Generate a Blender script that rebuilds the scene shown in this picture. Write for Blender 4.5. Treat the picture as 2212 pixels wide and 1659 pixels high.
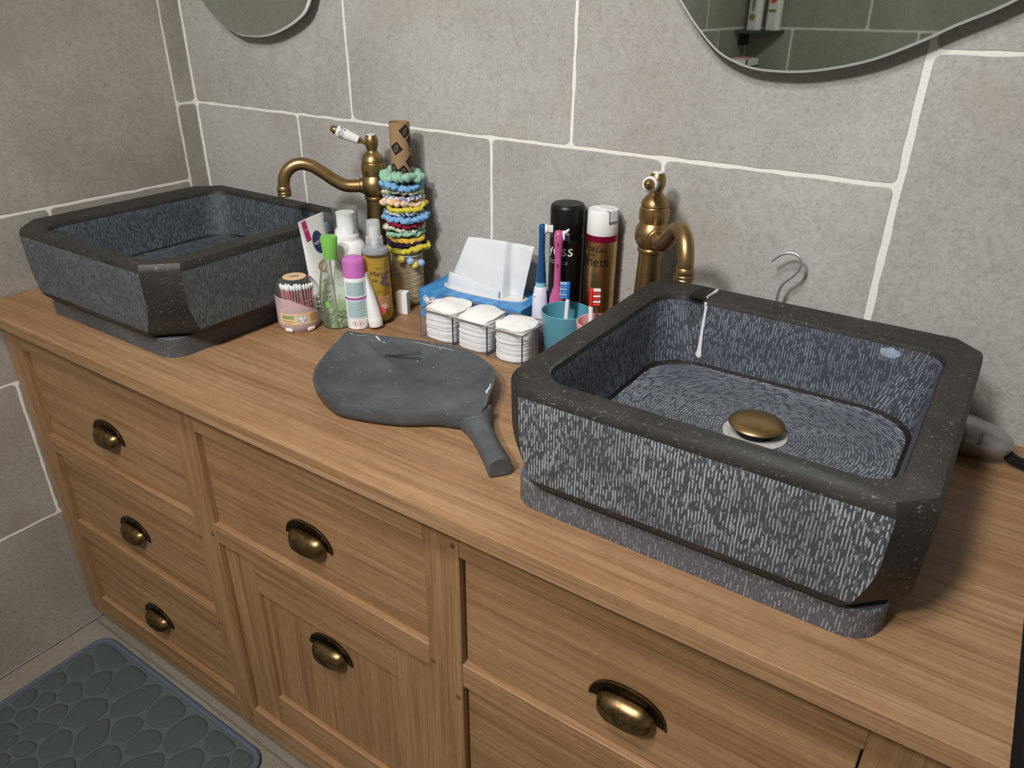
import bpy, bmesh, math, random
from mathutils import Vector, Matrix, noise
from mathutils.bvhtree import BVHTree
random.seed(7)
PI = math.pi
scene = bpy.context.scene
for o in list(bpy.data.objects):
    bpy.data.objects.remove(o)
COL = scene.collection

# ------------------------------------------------------------------ camera
FPX = 1616.385
cam_d = bpy.data.cameras.new('camera')
cam = bpy.data.objects.new('camera', cam_d)
COL.objects.link(cam)
cR = Vector((0.82761317, 0.56124872, 0.00750434))
cU = Vector((-0.26220561, 0.37475616, 0.88927276))
cF = Vector((-0.4962909, 0.73794153, -0.4573157))
cC = Vector((1.63509117, -1.11268733, 1.38548319))
M = Matrix(((cR.x, cU.x, -cF.x, cC.x), (cR.y, cU.y, -cF.y, cC.y), (cR.z, cU.z, -cF.z, cC.z), (0, 0, 0, 1)))
cam.matrix_world = M
cam_d.sensor_fit = 'HORIZONTAL'
cam_d.sensor_width = 36.0
cam_d.lens = 36.0 * FPX / 2212.0
cam_d.clip_start = 0.02
scene.camera = cam

# ------------------------------------------------------------------ world, light, exposure
w = bpy.data.worlds.new('world'); scene.world = w
w.use_nodes = True
w.node_tree.nodes['Background'].inputs[0].default_value = (0.9, 0.95, 1.0, 1)
w.node_tree.nodes['Background'].inputs[1].default_value = 0.05
# adjustable ceiling spotlight and an added fill lamp: position, aim, watts, cone
LAMPS = [((1.18, -1.95, 2.40), (0.78, -0.10, 1.02), 122.0, 90.0, (1.0, 0.98, 0.955)),
         ((1.25, -1.35, 2.40), (1.2, -1.25, 0.0), 72.0, 165.0, (1.0, 0.98, 0.955))]  # fill lamp added to lift the ambient light, not a known fixture
for p, aim, e, cone, c in LAMPS:
    ld = bpy.data.lights.new('spot_and_fill_light', 'SPOT')
    ld.shadow_soft_size = 0.12; ld.energy = e; ld.color = c; ld.spot_size = math.radians(cone); ld.spot_blend = 1.0
    lo = bpy.data.objects.new('spot_and_fill_light', ld); COL.objects.link(lo)
    lo.location = p; lo.rotation_euler = (Vector(aim) - Vector(p)).to_track_quat('-Z', 'Y').to_euler()
vs = scene.view_settings
vs.view_transform = 'Standard'; vs.look = 'None'; vs.gamma = 1.0; vs.use_curve_mapping = False
vs.exposure = 0.12

# ------------------------------------------------------------------ mesh helpers
def link(o, parent=None, loc=None, rot=None):
    COL.objects.link(o)
    if parent is not None: o.parent = parent
    if loc is not None: o.location = loc
    if rot is not None: o.rotation_euler = rot
    return o

def mesh(name, VF, mats, parent=None, loc=None, rot=None, smooth=None, uv=None, fm=None):
    V, Fc = VF
    me = bpy.data.meshes.new(name)
    me.from_pydata([tuple(v) for v in V], [], [tuple(f) for f in Fc])
    if not isinstance(mats, (list, tuple)): mats = [mats]
    for m in mats: me.materials.append(m)
    if fm: me.polygons.foreach_set('material_index', fm)
    if uv:
        l = me.uv_layers.new(name='UVMap')
        k = 0
        for fi, f in enumerate(Fc):
            for j in range(len(f)):
                l.data[k].uv = uv[fi][j]; k += 1
    me.validate(); me.update()
    if smooth is not None:
        me.polygons.foreach_set('use_smooth', [True] * len(me.polygons))
        if smooth < 179: me.set_sharp_from_angle(angle=math.radians(smooth))
    o = bpy.data.objects.new(name, me)
    return link(o, parent, loc, rot)

def thing(name, label, cat, loc=(0, 0, 0), rz=0, group=None):
    o = bpy.data.objects.new(name, None); o.empty_display_size = 0.02
    link(o, None, loc, (0, 0, rz))
    return tag(o, label, cat, group)

def tag(o, label, cat, group=None):
    o['label'] = label; o['category'] = cat
    if group: o['group'] = group
    return o

def struct(o):
    o['kind'] = 'structure'; return o

def cat(*parts):
    V = []; Fc = []
    for v, f in parts:
        n = len(V); V += [Vector(x) for x in v]; Fc += [tuple(i + n for i in q) for q in f]
    return V, Fc

def xf(VF, m):
    return [m @ Vector(v) for v in VF[0]], VF[1]

def mv(VF, d):
    d = Vector(d); return [Vector(v) + d for v in VF[0]], VF[1]

def box(x0, x1, y0, y1, z0, z1, bev=0.0, seg=2):
    bm = bmesh.new()
    bmesh.ops.create_cube(bm, size=1)
    for v in bm.verts:
        v.co = ((x0 + x1) / 2 + v.co.x * (x1 - x0), (y0 + y1) / 2 + v.co.y * (y1 - y0), (z0 + z1) / 2 + v.co.z * (z1 - z0))
    if bev > 0: bmesh.ops.bevel(bm, geom=bm.edges[:], offset=bev, segments=seg, profile=0.5, affect='EDGES')
    V = [v.co.copy() for v in bm.verts]; Fc = [tuple(v.index for v in f.verts) for f in bm.faces]
    bm.free(); return V, Fc

def lathe(prof, n=32, cx=0, cy=0, sx=1, sy=1, a0=0.0, a1=2 * PI):
    V = []; Fc = []; full = abs(a1 - a0 - 2 * PI) < 1e-6
    m = n if full else n + 1
    for r, z in prof:
        for i in range(m):
            a = a0 + (a1 - a0) * i / n
            V.append(Vector((cx + sx * r * math.cos(a), cy + sy * r * math.sin(a), z)))
    for k in range(len(prof) - 1):
        for i in range(n):
            j = (i + 1) % m if full else i + 1
            Fc.append((k * m + i, k * m + j, (k + 1) * m + j, (k + 1) * m + i))
    if full:
        if prof[0][0] > 1e-6: Fc.append(tuple(range(m - 1, -1, -1)))
        if prof[-1][0] > 1e-6: Fc.append(tuple(range((len(prof) - 1) * m, len(prof) * m)))
    return V, Fc

def lathe_open(prof, n=32):
    V, Fc = lathe(prof, n)
    return V, [f for f in Fc if len(f) == 4]

def catmull(pts, k=8):
    P = [Vector(p) for p in pts]; out = []
    for i in range(len(P) - 1):
        p0 = P[max(i - 1, 0)]; p1 = P[i]; p2 = P[i + 1]; p3 = P[min(i + 2, len(P) - 1)]
        for j in range(k):
            t = j / k
            out.append(0.5 * ((2 * p1) + (-p0 + p2) * t + (2 * p0 - 5 * p1 + 4 * p2 - p3) * t * t + (-p0 + 3 * p1 - 3 * p2 + p3) * t ** 3))
    out.append(P[-1]); return out

def tube(pts, r, n=12, closed=False, caps=True):
    P = [Vector(p) for p in pts]; N = len(P)
    rad = r if isinstance(r, (list, tuple)) else [r] * N
    T = []
    for i in range(N):
        a = P[(i - 1) % N] if closed else P[max(i - 1, 0)]
        b = P[(i + 1) % N] if closed else P[min(i + 1, N - 1)]
        T.append((b - a).normalized())
    up = Vector((0, 0, 1)) if abs(T[0].z) < 0.9 else Vector((1, 0, 0))
    u = T[0].cross(up).normalized(); V = []; Fc = []
    for i in range(N):
        u = (u - T[i] * u.dot(T[i])).normalized(); v = T[i].cross(u)
        for j in range(n):
            a = 2 * PI * j / n
            V.append(P[i] + (u * math.cos(a) + v * math.sin(a)) * rad[i])
    for i in range(N if closed else N - 1):
        k = (i + 1) % N
        for j in range(n):
            Fc.append((i * n + j, k * n + j, k * n + (j + 1) % n, i * n + (j + 1) % n))
    # orientation outward
    if not closed and caps:
        Fc.append(tuple(range(n))); Fc.append(tuple(range(N * n - 1, (N - 1) * n - 1, -1)))
    Fc = [tuple(reversed(f)) for f in Fc]
    return V, Fc

def prism(outline, z0, z1, bev=0.0):
    n = len(outline)
    if bev > 0:
        c = [(Vector((x, y, 0))) for x, y in outline]
        ins = inset(outline, bev)
        V = [Vector((x, y, z0)) for x, y in outline] + [Vector((x, y, z1 - bev)) for x, y in outline] + [Vector((x, y, z1)) for x, y in ins]
        rings = 3
    else:
        V = [Vector((x, y, z0)) for x, y in outline] + [Vector((x, y, z1)) for x, y in outline]; rings = 2
    Fc = []
    for k in range(rings - 1):
        for i in range(n):
            j = (i + 1) % n; Fc.append((k * n + i, k * n + j, (k + 1) * n + j, (k + 1) * n + i))
    Fc.append(tuple(range((rings - 1) * n, rings * n))); Fc.append(tuple(range(n - 1, -1, -1)))
    return V, Fc

def inset(outline, d):
    n = len(outline); out = []
    for i in range(n):
        p = Vector(outline[i - 1]); q = Vector(outline[i]); r = Vector(outline[(i + 1) % n])
        a = (q - p); b = (r - q)
        if a.length < 1e-9: a = b
        if b.length < 1e-9: b = a
        a.normalize(); b.normalize()
        na = Vector((-a.y, a.x)); nb = Vector((-b.y, b.x)); m = na + nb
        if m.length < 1e-6: m = na
        m.normalize(); out.append((q.x + m.x * d, q.y + m.y * d))
    return out

def rrect(x0, x1, y0, y1, r, ns=6, nc=6):
    pts = []
    cs = [(x1 - r, y0 + r, -PI / 2), (x1 - r, y1 - r, 0), (x0 + r, y1 - r, PI / 2), (x0 + r, y0 + r, PI)]
    sides = [((x0 + r, y0), (x1 - r, y0)), ((x1, y0 + r), (x1, y1 - r)), ((x1 - r, y1), (x0 + r, y1)), ((x0, y1 - r), (x0, y0 + r))]
    for k in range(4):
        a, b = sides[k]
        for i in range(ns):
            t = i / ns; pts.append((a[0] + (b[0] - a[0]) * t, a[1] + (b[1] - a[1]) * t))
        cx, cy, s = cs[k]
        for i in range(nc):
            t = s + (PI / 2) * i / nc; pts.append((cx + r * math.cos(t), cy + r * math.sin(t)))
    return pts

def crect(x0, x1, y0, y1, c, ns=6, nc=6):
    pts = []
    sides = [((x0 + c, y0), (x1 - c, y0)), ((x1, y0 + c), (x1, y1 - c)), ((x1 - c, y1), (x0 + c, y1)), ((x0, y1 - c), (x0, y0 + c))]
    for k in range(4):
        a, b = sides[k]; nx = sides[(k + 1) % 4][0]
        for i in range(ns):
            t = i / ns; pts.append((a[0] + (b[0] - a[0]) * t, a[1] + (b[1] - a[1]) * t))
        for i in range(nc):
            t = i / nc; pts.append((b[0] + (nx[0] - b[0]) * t, b[1] + (nx[1] - b[1]) * t))
    return pts

_txt = {}
def text_vf(s, size, align='CENTER'):
    key = (s, size, align)
    if key in _txt: return [v.copy() for v in _txt[key][0]], _txt[key][1]
    cu = bpy.data.curves.new('lettering', 'FONT'); cu.body = s; cu.size = size; cu.align_x = align; cu.align_y = 'CENTER'
    cu.resolution_u = 2
    o = bpy.data.objects.new('lettering', cu); COL.objects.link(o)
    dg = bpy.context.evaluated_depsgraph_get(); dg.update()
    ev = o.evaluated_get(dg); me = ev.to_mesh()
    V = [v.co.copy() for v in me.vertices]; Fc = [tuple(p.vertices) for p in me.polygons]
    ev.to_mesh_clear(); bpy.data.objects.remove(o); bpy.data.curves.remove(cu)
    _txt[key] = (V, Fc)
    return [v.copy() for v in V], Fc

def rect_vf(x0, x1, y0, y1, nx=1):
    V = []; Fc = []
    for i in range(nx + 1):
        x = x0 + (x1 - x0) * i / nx; V += [Vector((x, y0, 0)), Vector((x, y1, 0))]
    for i in range(nx): Fc.append((2 * i, 2 * i + 2, 2 * i + 3, 2 * i + 1))
    return V, Fc

def disc_vf(rx, ry, n=24, cx=0, cy=0):
    V = [Vector((cx + rx * math.cos(2 * PI * i / n), cy + ry * math.sin(2 * PI * i / n), 0)) for i in range(n)]
    return V, [tuple(range(n))]

def dense(vf, cuts=3):
    bm = bmesh.new(); vs_ = [bm.verts.new(v) for v in vf[0]]
    for f in vf[1]:
        try: bm.faces.new([vs_[i] for i in f])
        except ValueError: pass
    bmesh.ops.triangulate(bm, faces=bm.faces[:])
    for _ in range(cuts): bmesh.ops.subdivide_edges(bm, edges=[e for e in bm.edges if e.calc_length() > 0.002], cuts=1)
    bm.verts.index_update(); r = ([v.co.copy() for v in bm.verts], [tuple(v.index for v in f.verts) for f in bm.faces]); bm.free(); return r

def wrap(VF, R, a0, z, tilt=0.0):
    """flat drawing (x right, y up) wrapped on an upright cylinder of radius R, middle at angle a0"""
    V = []
    if any(max(VF[0][i].x for i in f) - min(VF[0][i].x for i in f) > 0.003 for f in VF[1]): VF = dense(VF, 4)
    for v in VF[0]:
        x = v.x * math.cos(tilt) - v.y * math.sin(tilt); y = v.x * math.sin(tilt) + v.y * math.cos(tilt)
        a = a0 + x / R; V.append(Vector((R * math.cos(a), R * math.sin(a), z + y)))
    return V, VF[1]

def heart(s, n=40):
    pts = []
    for i in range(n):
        t = 2 * PI * i / n
        pts.append(Vector((s * 16 * math.sin(t) ** 3 / 17, s * (13 * math.cos(t) - 5 * math.cos(2 * t) - 2 * math.cos(3 * t) - math.cos(4 * t)) / 17, 0)))
    pts.reverse()
    return pts, [tuple(range(n))]

def face_az(x, y):
    return math.atan2(cC.y - y, cC.x - x)

# ------------------------------------------------------------------ materials
def lin(r, g, b):
    f = lambda c: (c / 255.0 / 12.92) if c / 255.0 <= 0.04045 else ((c / 255.0 + 0.055) / 1.055) ** 2.4
    return (f(r), f(g), f(b), 1)

def newmat(name):
    m = bpy.data.materials.new(name); m.use_nodes = True
    nt = m.node_tree; b = nt.nodes['Principled BSDF']
    return m, nt, b

def plain(name, rgb, rough=0.45, metal=0.0, trans=0.0, ior=1.45, sss=0.0, bump=0.0, bscale=200.0, coat=0.0, vary=0.0):
    m, nt, b = newmat(name)
    c = lin(*rgb); b.inputs['Base Color'].default_value = c
    b.inputs['Roughness'].default_value = rough; b.inputs['Metallic'].default_value = metal
    b.inputs['Transmission Weight'].default_value = trans; b.inputs['IOR'].default_value = ior
    b.inputs['Coat Weight'].default_value = coat
    if sss:
        b.inputs['Subsurface Weight'].default_value = sss; b.inputs['Subsurface Radius'].default_value = (0.004, 0.003, 0.003)
    if bump or vary:
        tc = nt.nodes.new('ShaderNodeTexCoord'); n = nt.nodes.new('ShaderNodeTexNoise')
        n.inputs['Scale'].default_value = bscale; n.inputs['Detail'].default_value = 4
        nt.links.new(tc.outputs['Object'], n.inputs['Vector'])
        if bump:
            bp = nt.nodes.new('ShaderNodeBump'); bp.inputs['Strength'].default_value = bump; bp.inputs['Distance'].default_value = 0.002
            nt.links.new(n.outputs['Fac'], bp.inputs['Height']); nt.links.new(bp.outputs['Normal'], b.inputs['Normal'])
        if vary:
            mx = nt.nodes.new('ShaderNodeMix'); mx.data_type = 'RGBA'
            mx.inputs[6].default_value = tuple(c[i] * (1 - vary) for i in range(3)) + (1,)
            mx.inputs[7].default_value = tuple(min(1, c[i] * (1 + vary)) for i in range(3)) + (1,)
            nt.links.new(n.outputs['Fac'], mx.inputs[0]); nt.links.new(mx.outputs[2], b.inputs['Base Color'])
    return m

def clear(name, tint, gloss=0.12, rough=0.08, diff=0.0):
    """thin clear plastic or glass"""
    m = bpy.data.materials.new(name); m.use_nodes = True; nt = m.node_tree
    nt.nodes.remove(nt.nodes['Principled BSDF']); out = nt.nodes['Material Output']
    t = nt.nodes.new('ShaderNodeBsdfTransparent'); t.inputs[0].default_value = lin(*tint)
    g = nt.nodes.new('ShaderNodeBsdfGlossy'); g.inputs['Roughness'].default_value = rough; g.inputs[0].default_value = (0.9, 0.9, 0.9, 1)
    lw = nt.nodes.new('ShaderNodeLayerWeight'); lw.inputs[0].default_value = gloss * 0.4
    mx = nt.nodes.new('ShaderNodeMixShader')
    nt.links.new(lw.outputs['Fresnel'], mx.inputs[0]); nt.links.new(t.outputs[0], mx.inputs[1]); nt.links.new(g.outputs[0], mx.inputs[2])
    last = mx
    if diff > 0:
        d = nt.nodes.new('ShaderNodeBsdfDiffuse'); d.inputs[0].default_value = lin(*tint)
        m2 = nt.nodes.new('ShaderNodeMixShader'); m2.inputs[0].default_value = diff
        nt.links.new(mx.outputs[0], m2.inputs[1]); nt.links.new(d.outputs[0], m2.inputs[2]); last = m2
    nt.links.new(last.outputs[0], out.inputs[0])
    return m

def N(nt, kind, **kw):
    n = nt.nodes.new(kind)
    for k, v in kw.items():
        if k in n.inputs: n.inputs[k].default_value = v
        else: setattr(n, k, v)
    return n

def ramp(nt, stops, src):
    r = nt.nodes.new('ShaderNodeValToRGB'); e = r.color_ramp.elements
    while len(e) < len(stops): e.new(0.5)
    for i, (p, c) in enumerate(stops):
        e[i].position = p; e[i].color = c if len(c) == 4 else tuple(c) + (1,)
    nt.links.new(src, r.inputs[0]); return r

def mix(nt, fac, a, b, mode='MIX'):
    m = nt.nodes.new('ShaderNodeMix'); m.data_type = 'RGBA'; m.blend_type = mode
    for s, x in ((0, fac), (6, a), (7, b)):
        if hasattr(x, 'is_linked'): nt.links.new(x, m.inputs[s])
        else: m.inputs[s].default_value = x
    return m.outputs[2]

def objvec(nt, scale, rnd=7.0):
    tc = nt.nodes.new('ShaderNodeTexCoord'); oi = nt.nodes.new('ShaderNodeObjectInfo')
    mul = nt.nodes.new('ShaderNodeMath'); mul.operation = 'MULTIPLY'; mul.inputs[1].default_value = rnd
    nt.links.new(oi.outputs['Random'], mul.inputs[0])
    add = nt.nodes.new('ShaderNodeVectorMath'); add.operation = 'ADD'
    nt.links.new(tc.outputs['Object'], add.inputs[0]); nt.links.new(mul.outputs[0], add.inputs[1])
    mp = nt.nodes.new('ShaderNodeMapping'); mp.inputs['Scale'].default_value = scale
    nt.links.new(add.outputs[0], mp.inputs['Vector'])
    return mp.outputs[0], oi.outputs['Random'], add.outputs[0]

def bumpn(nt, b, h, s, d=0.001):
    bp = nt.nodes.new('ShaderNodeBump'); bp.inputs['Strength'].default_value = s; bp.inputs['Distance'].default_value = d
    nt.links.new(h, bp.inputs['Height']); nt.links.new(bp.outputs['Normal'], b.inputs['Normal'])

def tile_mat(name, ca, cb, cc, rough=0.55):
    m, nt, b = newmat(name)
    v, rnd, raw = objvec(nt, (1, 1, 1), 31.0)
    n1 = N(nt, 'ShaderNodeTexNoise', Scale=2.6, Detail=5.0, Roughness=0.6); nt.links.new(v, n1.inputs['Vector'])
    n2 = N(nt, 'ShaderNodeTexNoise', Scale=72.0, Detail=6.0, Roughness=0.7); nt.links.new(v, n2.inputs['Vector'])
    n3 = N(nt, 'ShaderNodeTexNoise', Scale=230.0, Detail=3.0, Roughness=0.7, Distortion=0.6); nt.links.new(v, n3.inputs['Vector'])
    r1 = ramp(nt, [(0.36, lin(*ca)), (0.68, lin(*cb))], n1.outputs['Fac'])
    r2 = ramp(nt, [(0.32, (0.84, 0.825, 0.81)), (0.48, (0.98, 0.98, 0.98)), (0.66, (1.08, 1.08, 1.08))], n2.outputs['Fac'])
    r3 = ramp(nt, [(0.33, (0.72, 0.71, 0.69)), (0.5, (1, 1, 1)), (0.66, (1.09, 1.09, 1.09))], n3.outputs['Fac'])
    c = mix(nt, 0.85, r1.outputs[0], r2.outputs[0], 'MULTIPLY')
    c = mix(nt, 0.7, c, r3.outputs[0], 'MULTIPLY')
    nb = N(nt, 'ShaderNodeTexNoise', Scale=4.2, Detail=3.0); nt.links.new(raw, nb.inputs['Vector'])
    rb = ramp(nt, [(0.56, (0, 0, 0)), (0.75, (0.55, 0.55, 0.55))], nb.outputs['Fac'])
    c = mix(nt, rb.outputs[0], c, lin(*cc))
    nt.links.new(c, b.inputs['Base Color'])
    b.inputs['Roughness'].default_value = rough
    bumpn(nt, b, n2.outputs['Fac'], 0.25, 0.002)
    return m

def wood(name, axis, ca, cb, cd, rough=0.5):
    m, nt, b = newmat(name)
    st = {'x': (1.1, 34, 34), 'z': (34, 34, 1.1)}[axis]
    v, rnd, raw = objvec(nt, st, 23.0)
    n1 = N(nt, 'ShaderNodeTexNoise', Scale=1.6, Detail=6.0, Roughness=0.62, Distortion=0.9); nt.links.new(v, n1.inputs['Vector'])
    mp = nt.nodes.new('ShaderNodeMapping'); mp.inputs['Scale'].default_value = {'x': (6.0, 400, 400), 'z': (400, 400, 6.0)}[axis]
    nt.links.new(raw, mp.inputs['Vector'])
    n2 = N(nt, 'ShaderNodeTexNoise', Scale=1.0, Detail=4.0, Roughness=0.65, Distortion=0.4); nt.links.new(mp.outputs[0], n2.inputs['Vector'])
    # medullary flecks across the grain
    mp3 = nt.nodes.new('ShaderNodeMapping'); mp3.inputs['Scale'].default_value = {'x': (28, 26, 26), 'z': (26, 26, 28)}[axis]
    nt.links.new(raw, mp3.inputs['Vector'])
    n3 = N(nt, 'ShaderNodeTexNoise', Scale=1.0, Detail=3.0, Roughness=0.6, Distortion=1.8); nt.links.new(mp3.outputs[0], n3.inputs['Vector'])
    r1 = ramp(nt, [(0.27, lin(*cd)), (0.46, lin(*ca)), (0.68, lin(*cb))], n1.outputs['Fac'])
    r2 = ramp(nt, [(0.34, (0.70, 0.64, 0.58)), (0.48, (0.97, 0.96, 0.95)), (0.64, (1.05, 1.05, 1.04))], n2.outputs['Fac'])
    r3 = ramp(nt, [(0.4, (0.94, 0.93, 0.92)), (0.62, (1.05, 1.05, 1.06))], n3.outputs['Fac'])
    c = mix(nt, 0.95, r1.outputs[0], r2.outputs[0], 'MULTIPLY')
    c = mix(nt, 0.7, c, r3.outputs[0], 'MULTIPLY')
    rr = ramp(nt, [(0.0, (0.96, 0.955, 0.95)), (1.0, (1.03, 1.03, 1.03))], rnd)
    c = mix(nt, 1.0, c, rr.outputs[0], 'MULTIPLY')
    nt.links.new(c, b.inputs['Base Color'])
    b.inputs['Roughness'].default_value = rough
    bumpn(nt, b, n2.outputs['Fac'], 0.15, 0.001)
    return m

def chisel(name, base, streak, amount, lo=0.5, hi=0.6):
    """hand chiselled blue stone: short pale strokes along V of the mesh's own UVs (metres)"""
    m, nt, b = newmat(name)
    uv = nt.nodes.new('ShaderNodeUVMap'); uv.uv_map = 'UVMap'
    def ns(sx, sy, det, dist, off=0):
        mp = nt.nodes.new('ShaderNodeMapping'); mp.inputs['Scale'].default_value = (sx, sy, 1); mp.inputs['Location'].default_value = (off, off * 0.7, off)
        nt.links.new(uv.outputs[0], mp.inputs['Vector'])
        n = N(nt, 'ShaderNodeTexNoise', Scale=1.0, Detail=det, Roughness=0.6, Distortion=dist); nt.links.new(mp.outputs[0], n.inputs['Vector'])
        return n.outputs['Fac']
    big = ns(9, 14, 4, 0.4, 1.7); fine = ns(420, 420, 3, 0.0, 5.0); s2 = ns(480, 75, 1.0, 0.3, 3.1); wob = ns(45, 70, 2.0, 0.0, 8.0)
    def mth(op, x, y=None):
        n = nt.nodes.new('ShaderNodeMath'); n.operation = op
        for i_, q in enumerate((x, y)):
            if q is None: continue
            if hasattr(q, 'is_linked'): nt.links.new(q, n.inputs[i_])
            else: n.inputs[i_].default_value = q
        return n.outputs[0]
    sep = nt.nodes.new('ShaderNodeSeparateXYZ'); nt.links.new(uv.outputs[0], sep.inputs[0])
    un = mth('ADD', mth('MULTIPLY', sep.outputs[0], 285.0), mth('MULTIPLY', wob, 0.8))
    colm = mth('FLOOR', un); fr = mth('FRACT', un)
    prof = mth('SUBTRACT', 1.0, mth('ABSOLUTE', mth('SUBTRACT', mth('MULTIPLY', fr, 2.0), 1.0)))
    wn = nt.nodes.new('ShaderNodeTexWhiteNoise'); wn.noise_dimensions = '1D'; nt.links.new(colm, wn.inputs['W'])
    cb = nt.nodes.new('ShaderNodeCombineXYZ')
    nt.links.new(mth('MULTIPLY', colm, 3.77), cb.inputs[0]); nt.links.new(mth('ADD', mth('MULTIPLY', sep.outputs[1], 92.0), mth('MULTIPLY', wn.outputs[0], 40.0)), cb.inputs[1])
    sg = N(nt, 'ShaderNodeTexNoise', Scale=1.0, Detail=1.0); nt.links.new(cb.outputs[0], sg.inputs['Vector'])
    seg = ramp(nt, [(lo - 0.02, (0, 0, 0)), (lo + 0.05, (1, 1, 1))], sg.outputs['Fac'])
    pf = ramp(nt, [(0.48, (0, 0, 0)), (0.80, (1, 1, 1))], prof)
    class _A: pass
    a = _A(); a.outputs = [mix(nt, 1.0, pf.outputs[0], seg.outputs[0], 'MULTIPLY')]
    a2 = ramp(nt, [(lo + 0.09, (0, 0, 0)), (hi + 0.10, (0.45, 0.45, 0.45))], s2)
    bg = ramp(nt, [(0.3, (0.4, 0.4, 0.4)), (0.62, (1, 1, 1))], big)
    k = mix(nt, 1.0, a.outputs[0], a2.outputs[0], 'LIGHTEN')
    k = mix(nt, 1.0, k, bg.outputs[0], 'MULTIPLY')
    k = mix(nt, 1.0, k, (amount, amount, amount, 1), 'MULTIPLY')
    fb = ramp(nt, [(0.3, tuple(x * 0.7 for x in lin(*base)[:3])), (0.7, tuple(x * 1.35 for x in lin(*base)[:3]))], fine)
    c = mix(nt, k, fb.outputs[0], lin(*streak))
    nt.links.new(c, b.inputs['Base Color'])
    b.inputs['Roughness'].default_value = 0.62
    bumpn(nt, b, a.outputs[0], 0.5, 0.0012)
    return m

def polished(name, base, speck, rough=0.34, sc=90, thr=0.62):
    m, nt, b = newmat(name)
    v, rnd, raw = objvec(nt, (1, 1, 1), 0.0)
    mp = nt.nodes.new('ShaderNodeMapping'); mp.inputs['Scale'].default_value = (sc, sc, sc * 1.6); nt.links.new(raw, mp.inputs['Vector'])
    n1 = N(nt, 'ShaderNodeTexNoise', Scale=1.6, Detail=3.0, Roughness=0.6, Distortion=2.2); nt.links.new(mp.outputs[0], n1.inputs['Vector'])
    n2 = N(nt, 'ShaderNodeTexNoise', Scale=14.0, Detail=5.0, Roughness=0.6); nt.links.new(raw, n2.inputs['Vector'])
    r2 = ramp(nt, [(0.3, tuple(x * 0.7 for x in lin(*base)[:3])), (0.7, tuple(x * 1.5 for x in lin(*base)[:3]))], n2.outputs['Fac'])
    r1 = ramp(nt, [(thr, (0, 0, 0)), (thr + 0.08, (0.8, 0.8, 0.8))], n1.outputs['Fac'])
    c = mix(nt, r1.outputs[0], r2.outputs[0], lin(*speck))
    nt.links.new(c, b.inputs['Base Color'])
    b.inputs['Roughness'].default_value = rough; b.inputs['Specular IOR Level'].default_value = 0.35
    return m

def spots(name, base, cols, sc=70.0, rough=0.85):
    """printed cotton: coloured blotches on a pale ground"""
    m, nt, b = newmat(name)
    tc = nt.nodes.new('ShaderNodeTexCoord'); c = lin(*base)
    for i, col in enumerate(cols):
        mp = nt.nodes.new('ShaderNodeMapping'); mp.inputs['Location'].default_value = (i * 3.3, i * 1.7, i * 2.1)
        nt.links.new(tc.outputs['Object'], mp.inputs['Vector'])
        n = N(nt, 'ShaderNodeTexNoise', Scale=sc * (1 + 0.3 * i), Detail=2.0, Distortion=1.0); nt.links.new(mp.outputs[0], n.inputs['Vector'])
        r = ramp(nt, [(0.55, (0, 0, 0)), (0.59, (1, 1, 1))], n.outputs['Fac'])
        c = mix(nt, r.outputs[0], c, lin(*col))
    nt.links.new(c, b.inputs['Base Color']); b.inputs['Roughness'].default_value = rough
    return m

def brushed(name, c1, c2, rough=0.3, sc=(40, 40, 6), lo=0.35, hi=0.65):
    m, nt, b = newmat(name)
    tc = nt.nodes.new('ShaderNodeTexCoord'); mp = nt.nodes.new('ShaderNodeMapping'); mp.inputs['Scale'].default_value = sc
    nt.links.new(tc.outputs['Object'], mp.inputs['Vector'])
    n = N(nt, 'ShaderNodeTexNoise', Scale=1.5, Detail=5.0, Roughness=0.65); nt.links.new(mp.outputs[0], n.inputs['Vector'])
    r = ramp(nt, [(lo, lin(*c1)), (hi, lin(*c2))], n.outputs['Fac'])
    nt.links.new(r.outputs[0], b.inputs['Base Color'])
    b.inputs['Metallic'].default_value = 1.0; b.inputs['Roughness'].default_value = rough
    return m

M_TILE = tile_mat('grey_stoneware', (166, 163, 158), (185, 183, 179), (158, 148, 137))
M_TILE_L = tile_mat('taupe_stoneware', (150, 144, 136), (176, 171, 164), (144, 134, 122))
M_TILE_D = tile_mat('dimmed_shower_stoneware', (146, 146, 138), (168, 166, 158), (132, 128, 116))  # tile colour darkened to stand in for dim light on the shower walls
M_FLOOR = tile_mat('beige_floor_stoneware', (132, 124, 110), (148, 140, 127), (124, 113, 97))
M_GROUT = plain('white_grout', (236, 234, 228), 0.8, bump=0.3, bscale=300)
M_GROUT_F = plain('grey_floor_grout', (120, 112, 102), 0.85)
M_PAINT = plain('white_ceiling_paint', (235, 233, 228), 0.8)
M_WOODX = wood('oak_along_x', 'x', (150, 115, 80), (168, 134, 98), (127, 93, 62))
M_WOODZ = wood('oak_along_z', 'z', (149, 114, 79), (166, 133, 97), (125, 92, 62))
M_TOP = wood('oak_countertop', 'x', (152, 117, 83), (169, 136, 102), (131, 98, 68), 0.46)
M_PEG = plain('dark_oak_peg', (104, 70, 42), 0.6)
M_INNER = plain('dark_cabinet_inside', (74, 54, 36), 0.8)
M_CH_R = chisel('chiselled_stone_outside', (64, 67, 73), (194, 197, 200), 0.8, 0.47, 0.58)
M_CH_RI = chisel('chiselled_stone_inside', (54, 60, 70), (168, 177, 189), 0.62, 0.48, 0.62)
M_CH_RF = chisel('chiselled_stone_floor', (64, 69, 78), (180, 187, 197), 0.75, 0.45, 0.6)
M_CH_L = chisel('chiselled_stone_pale', (66, 70, 72), (150, 156, 160), 0.5, 0.48, 0.64)
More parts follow.
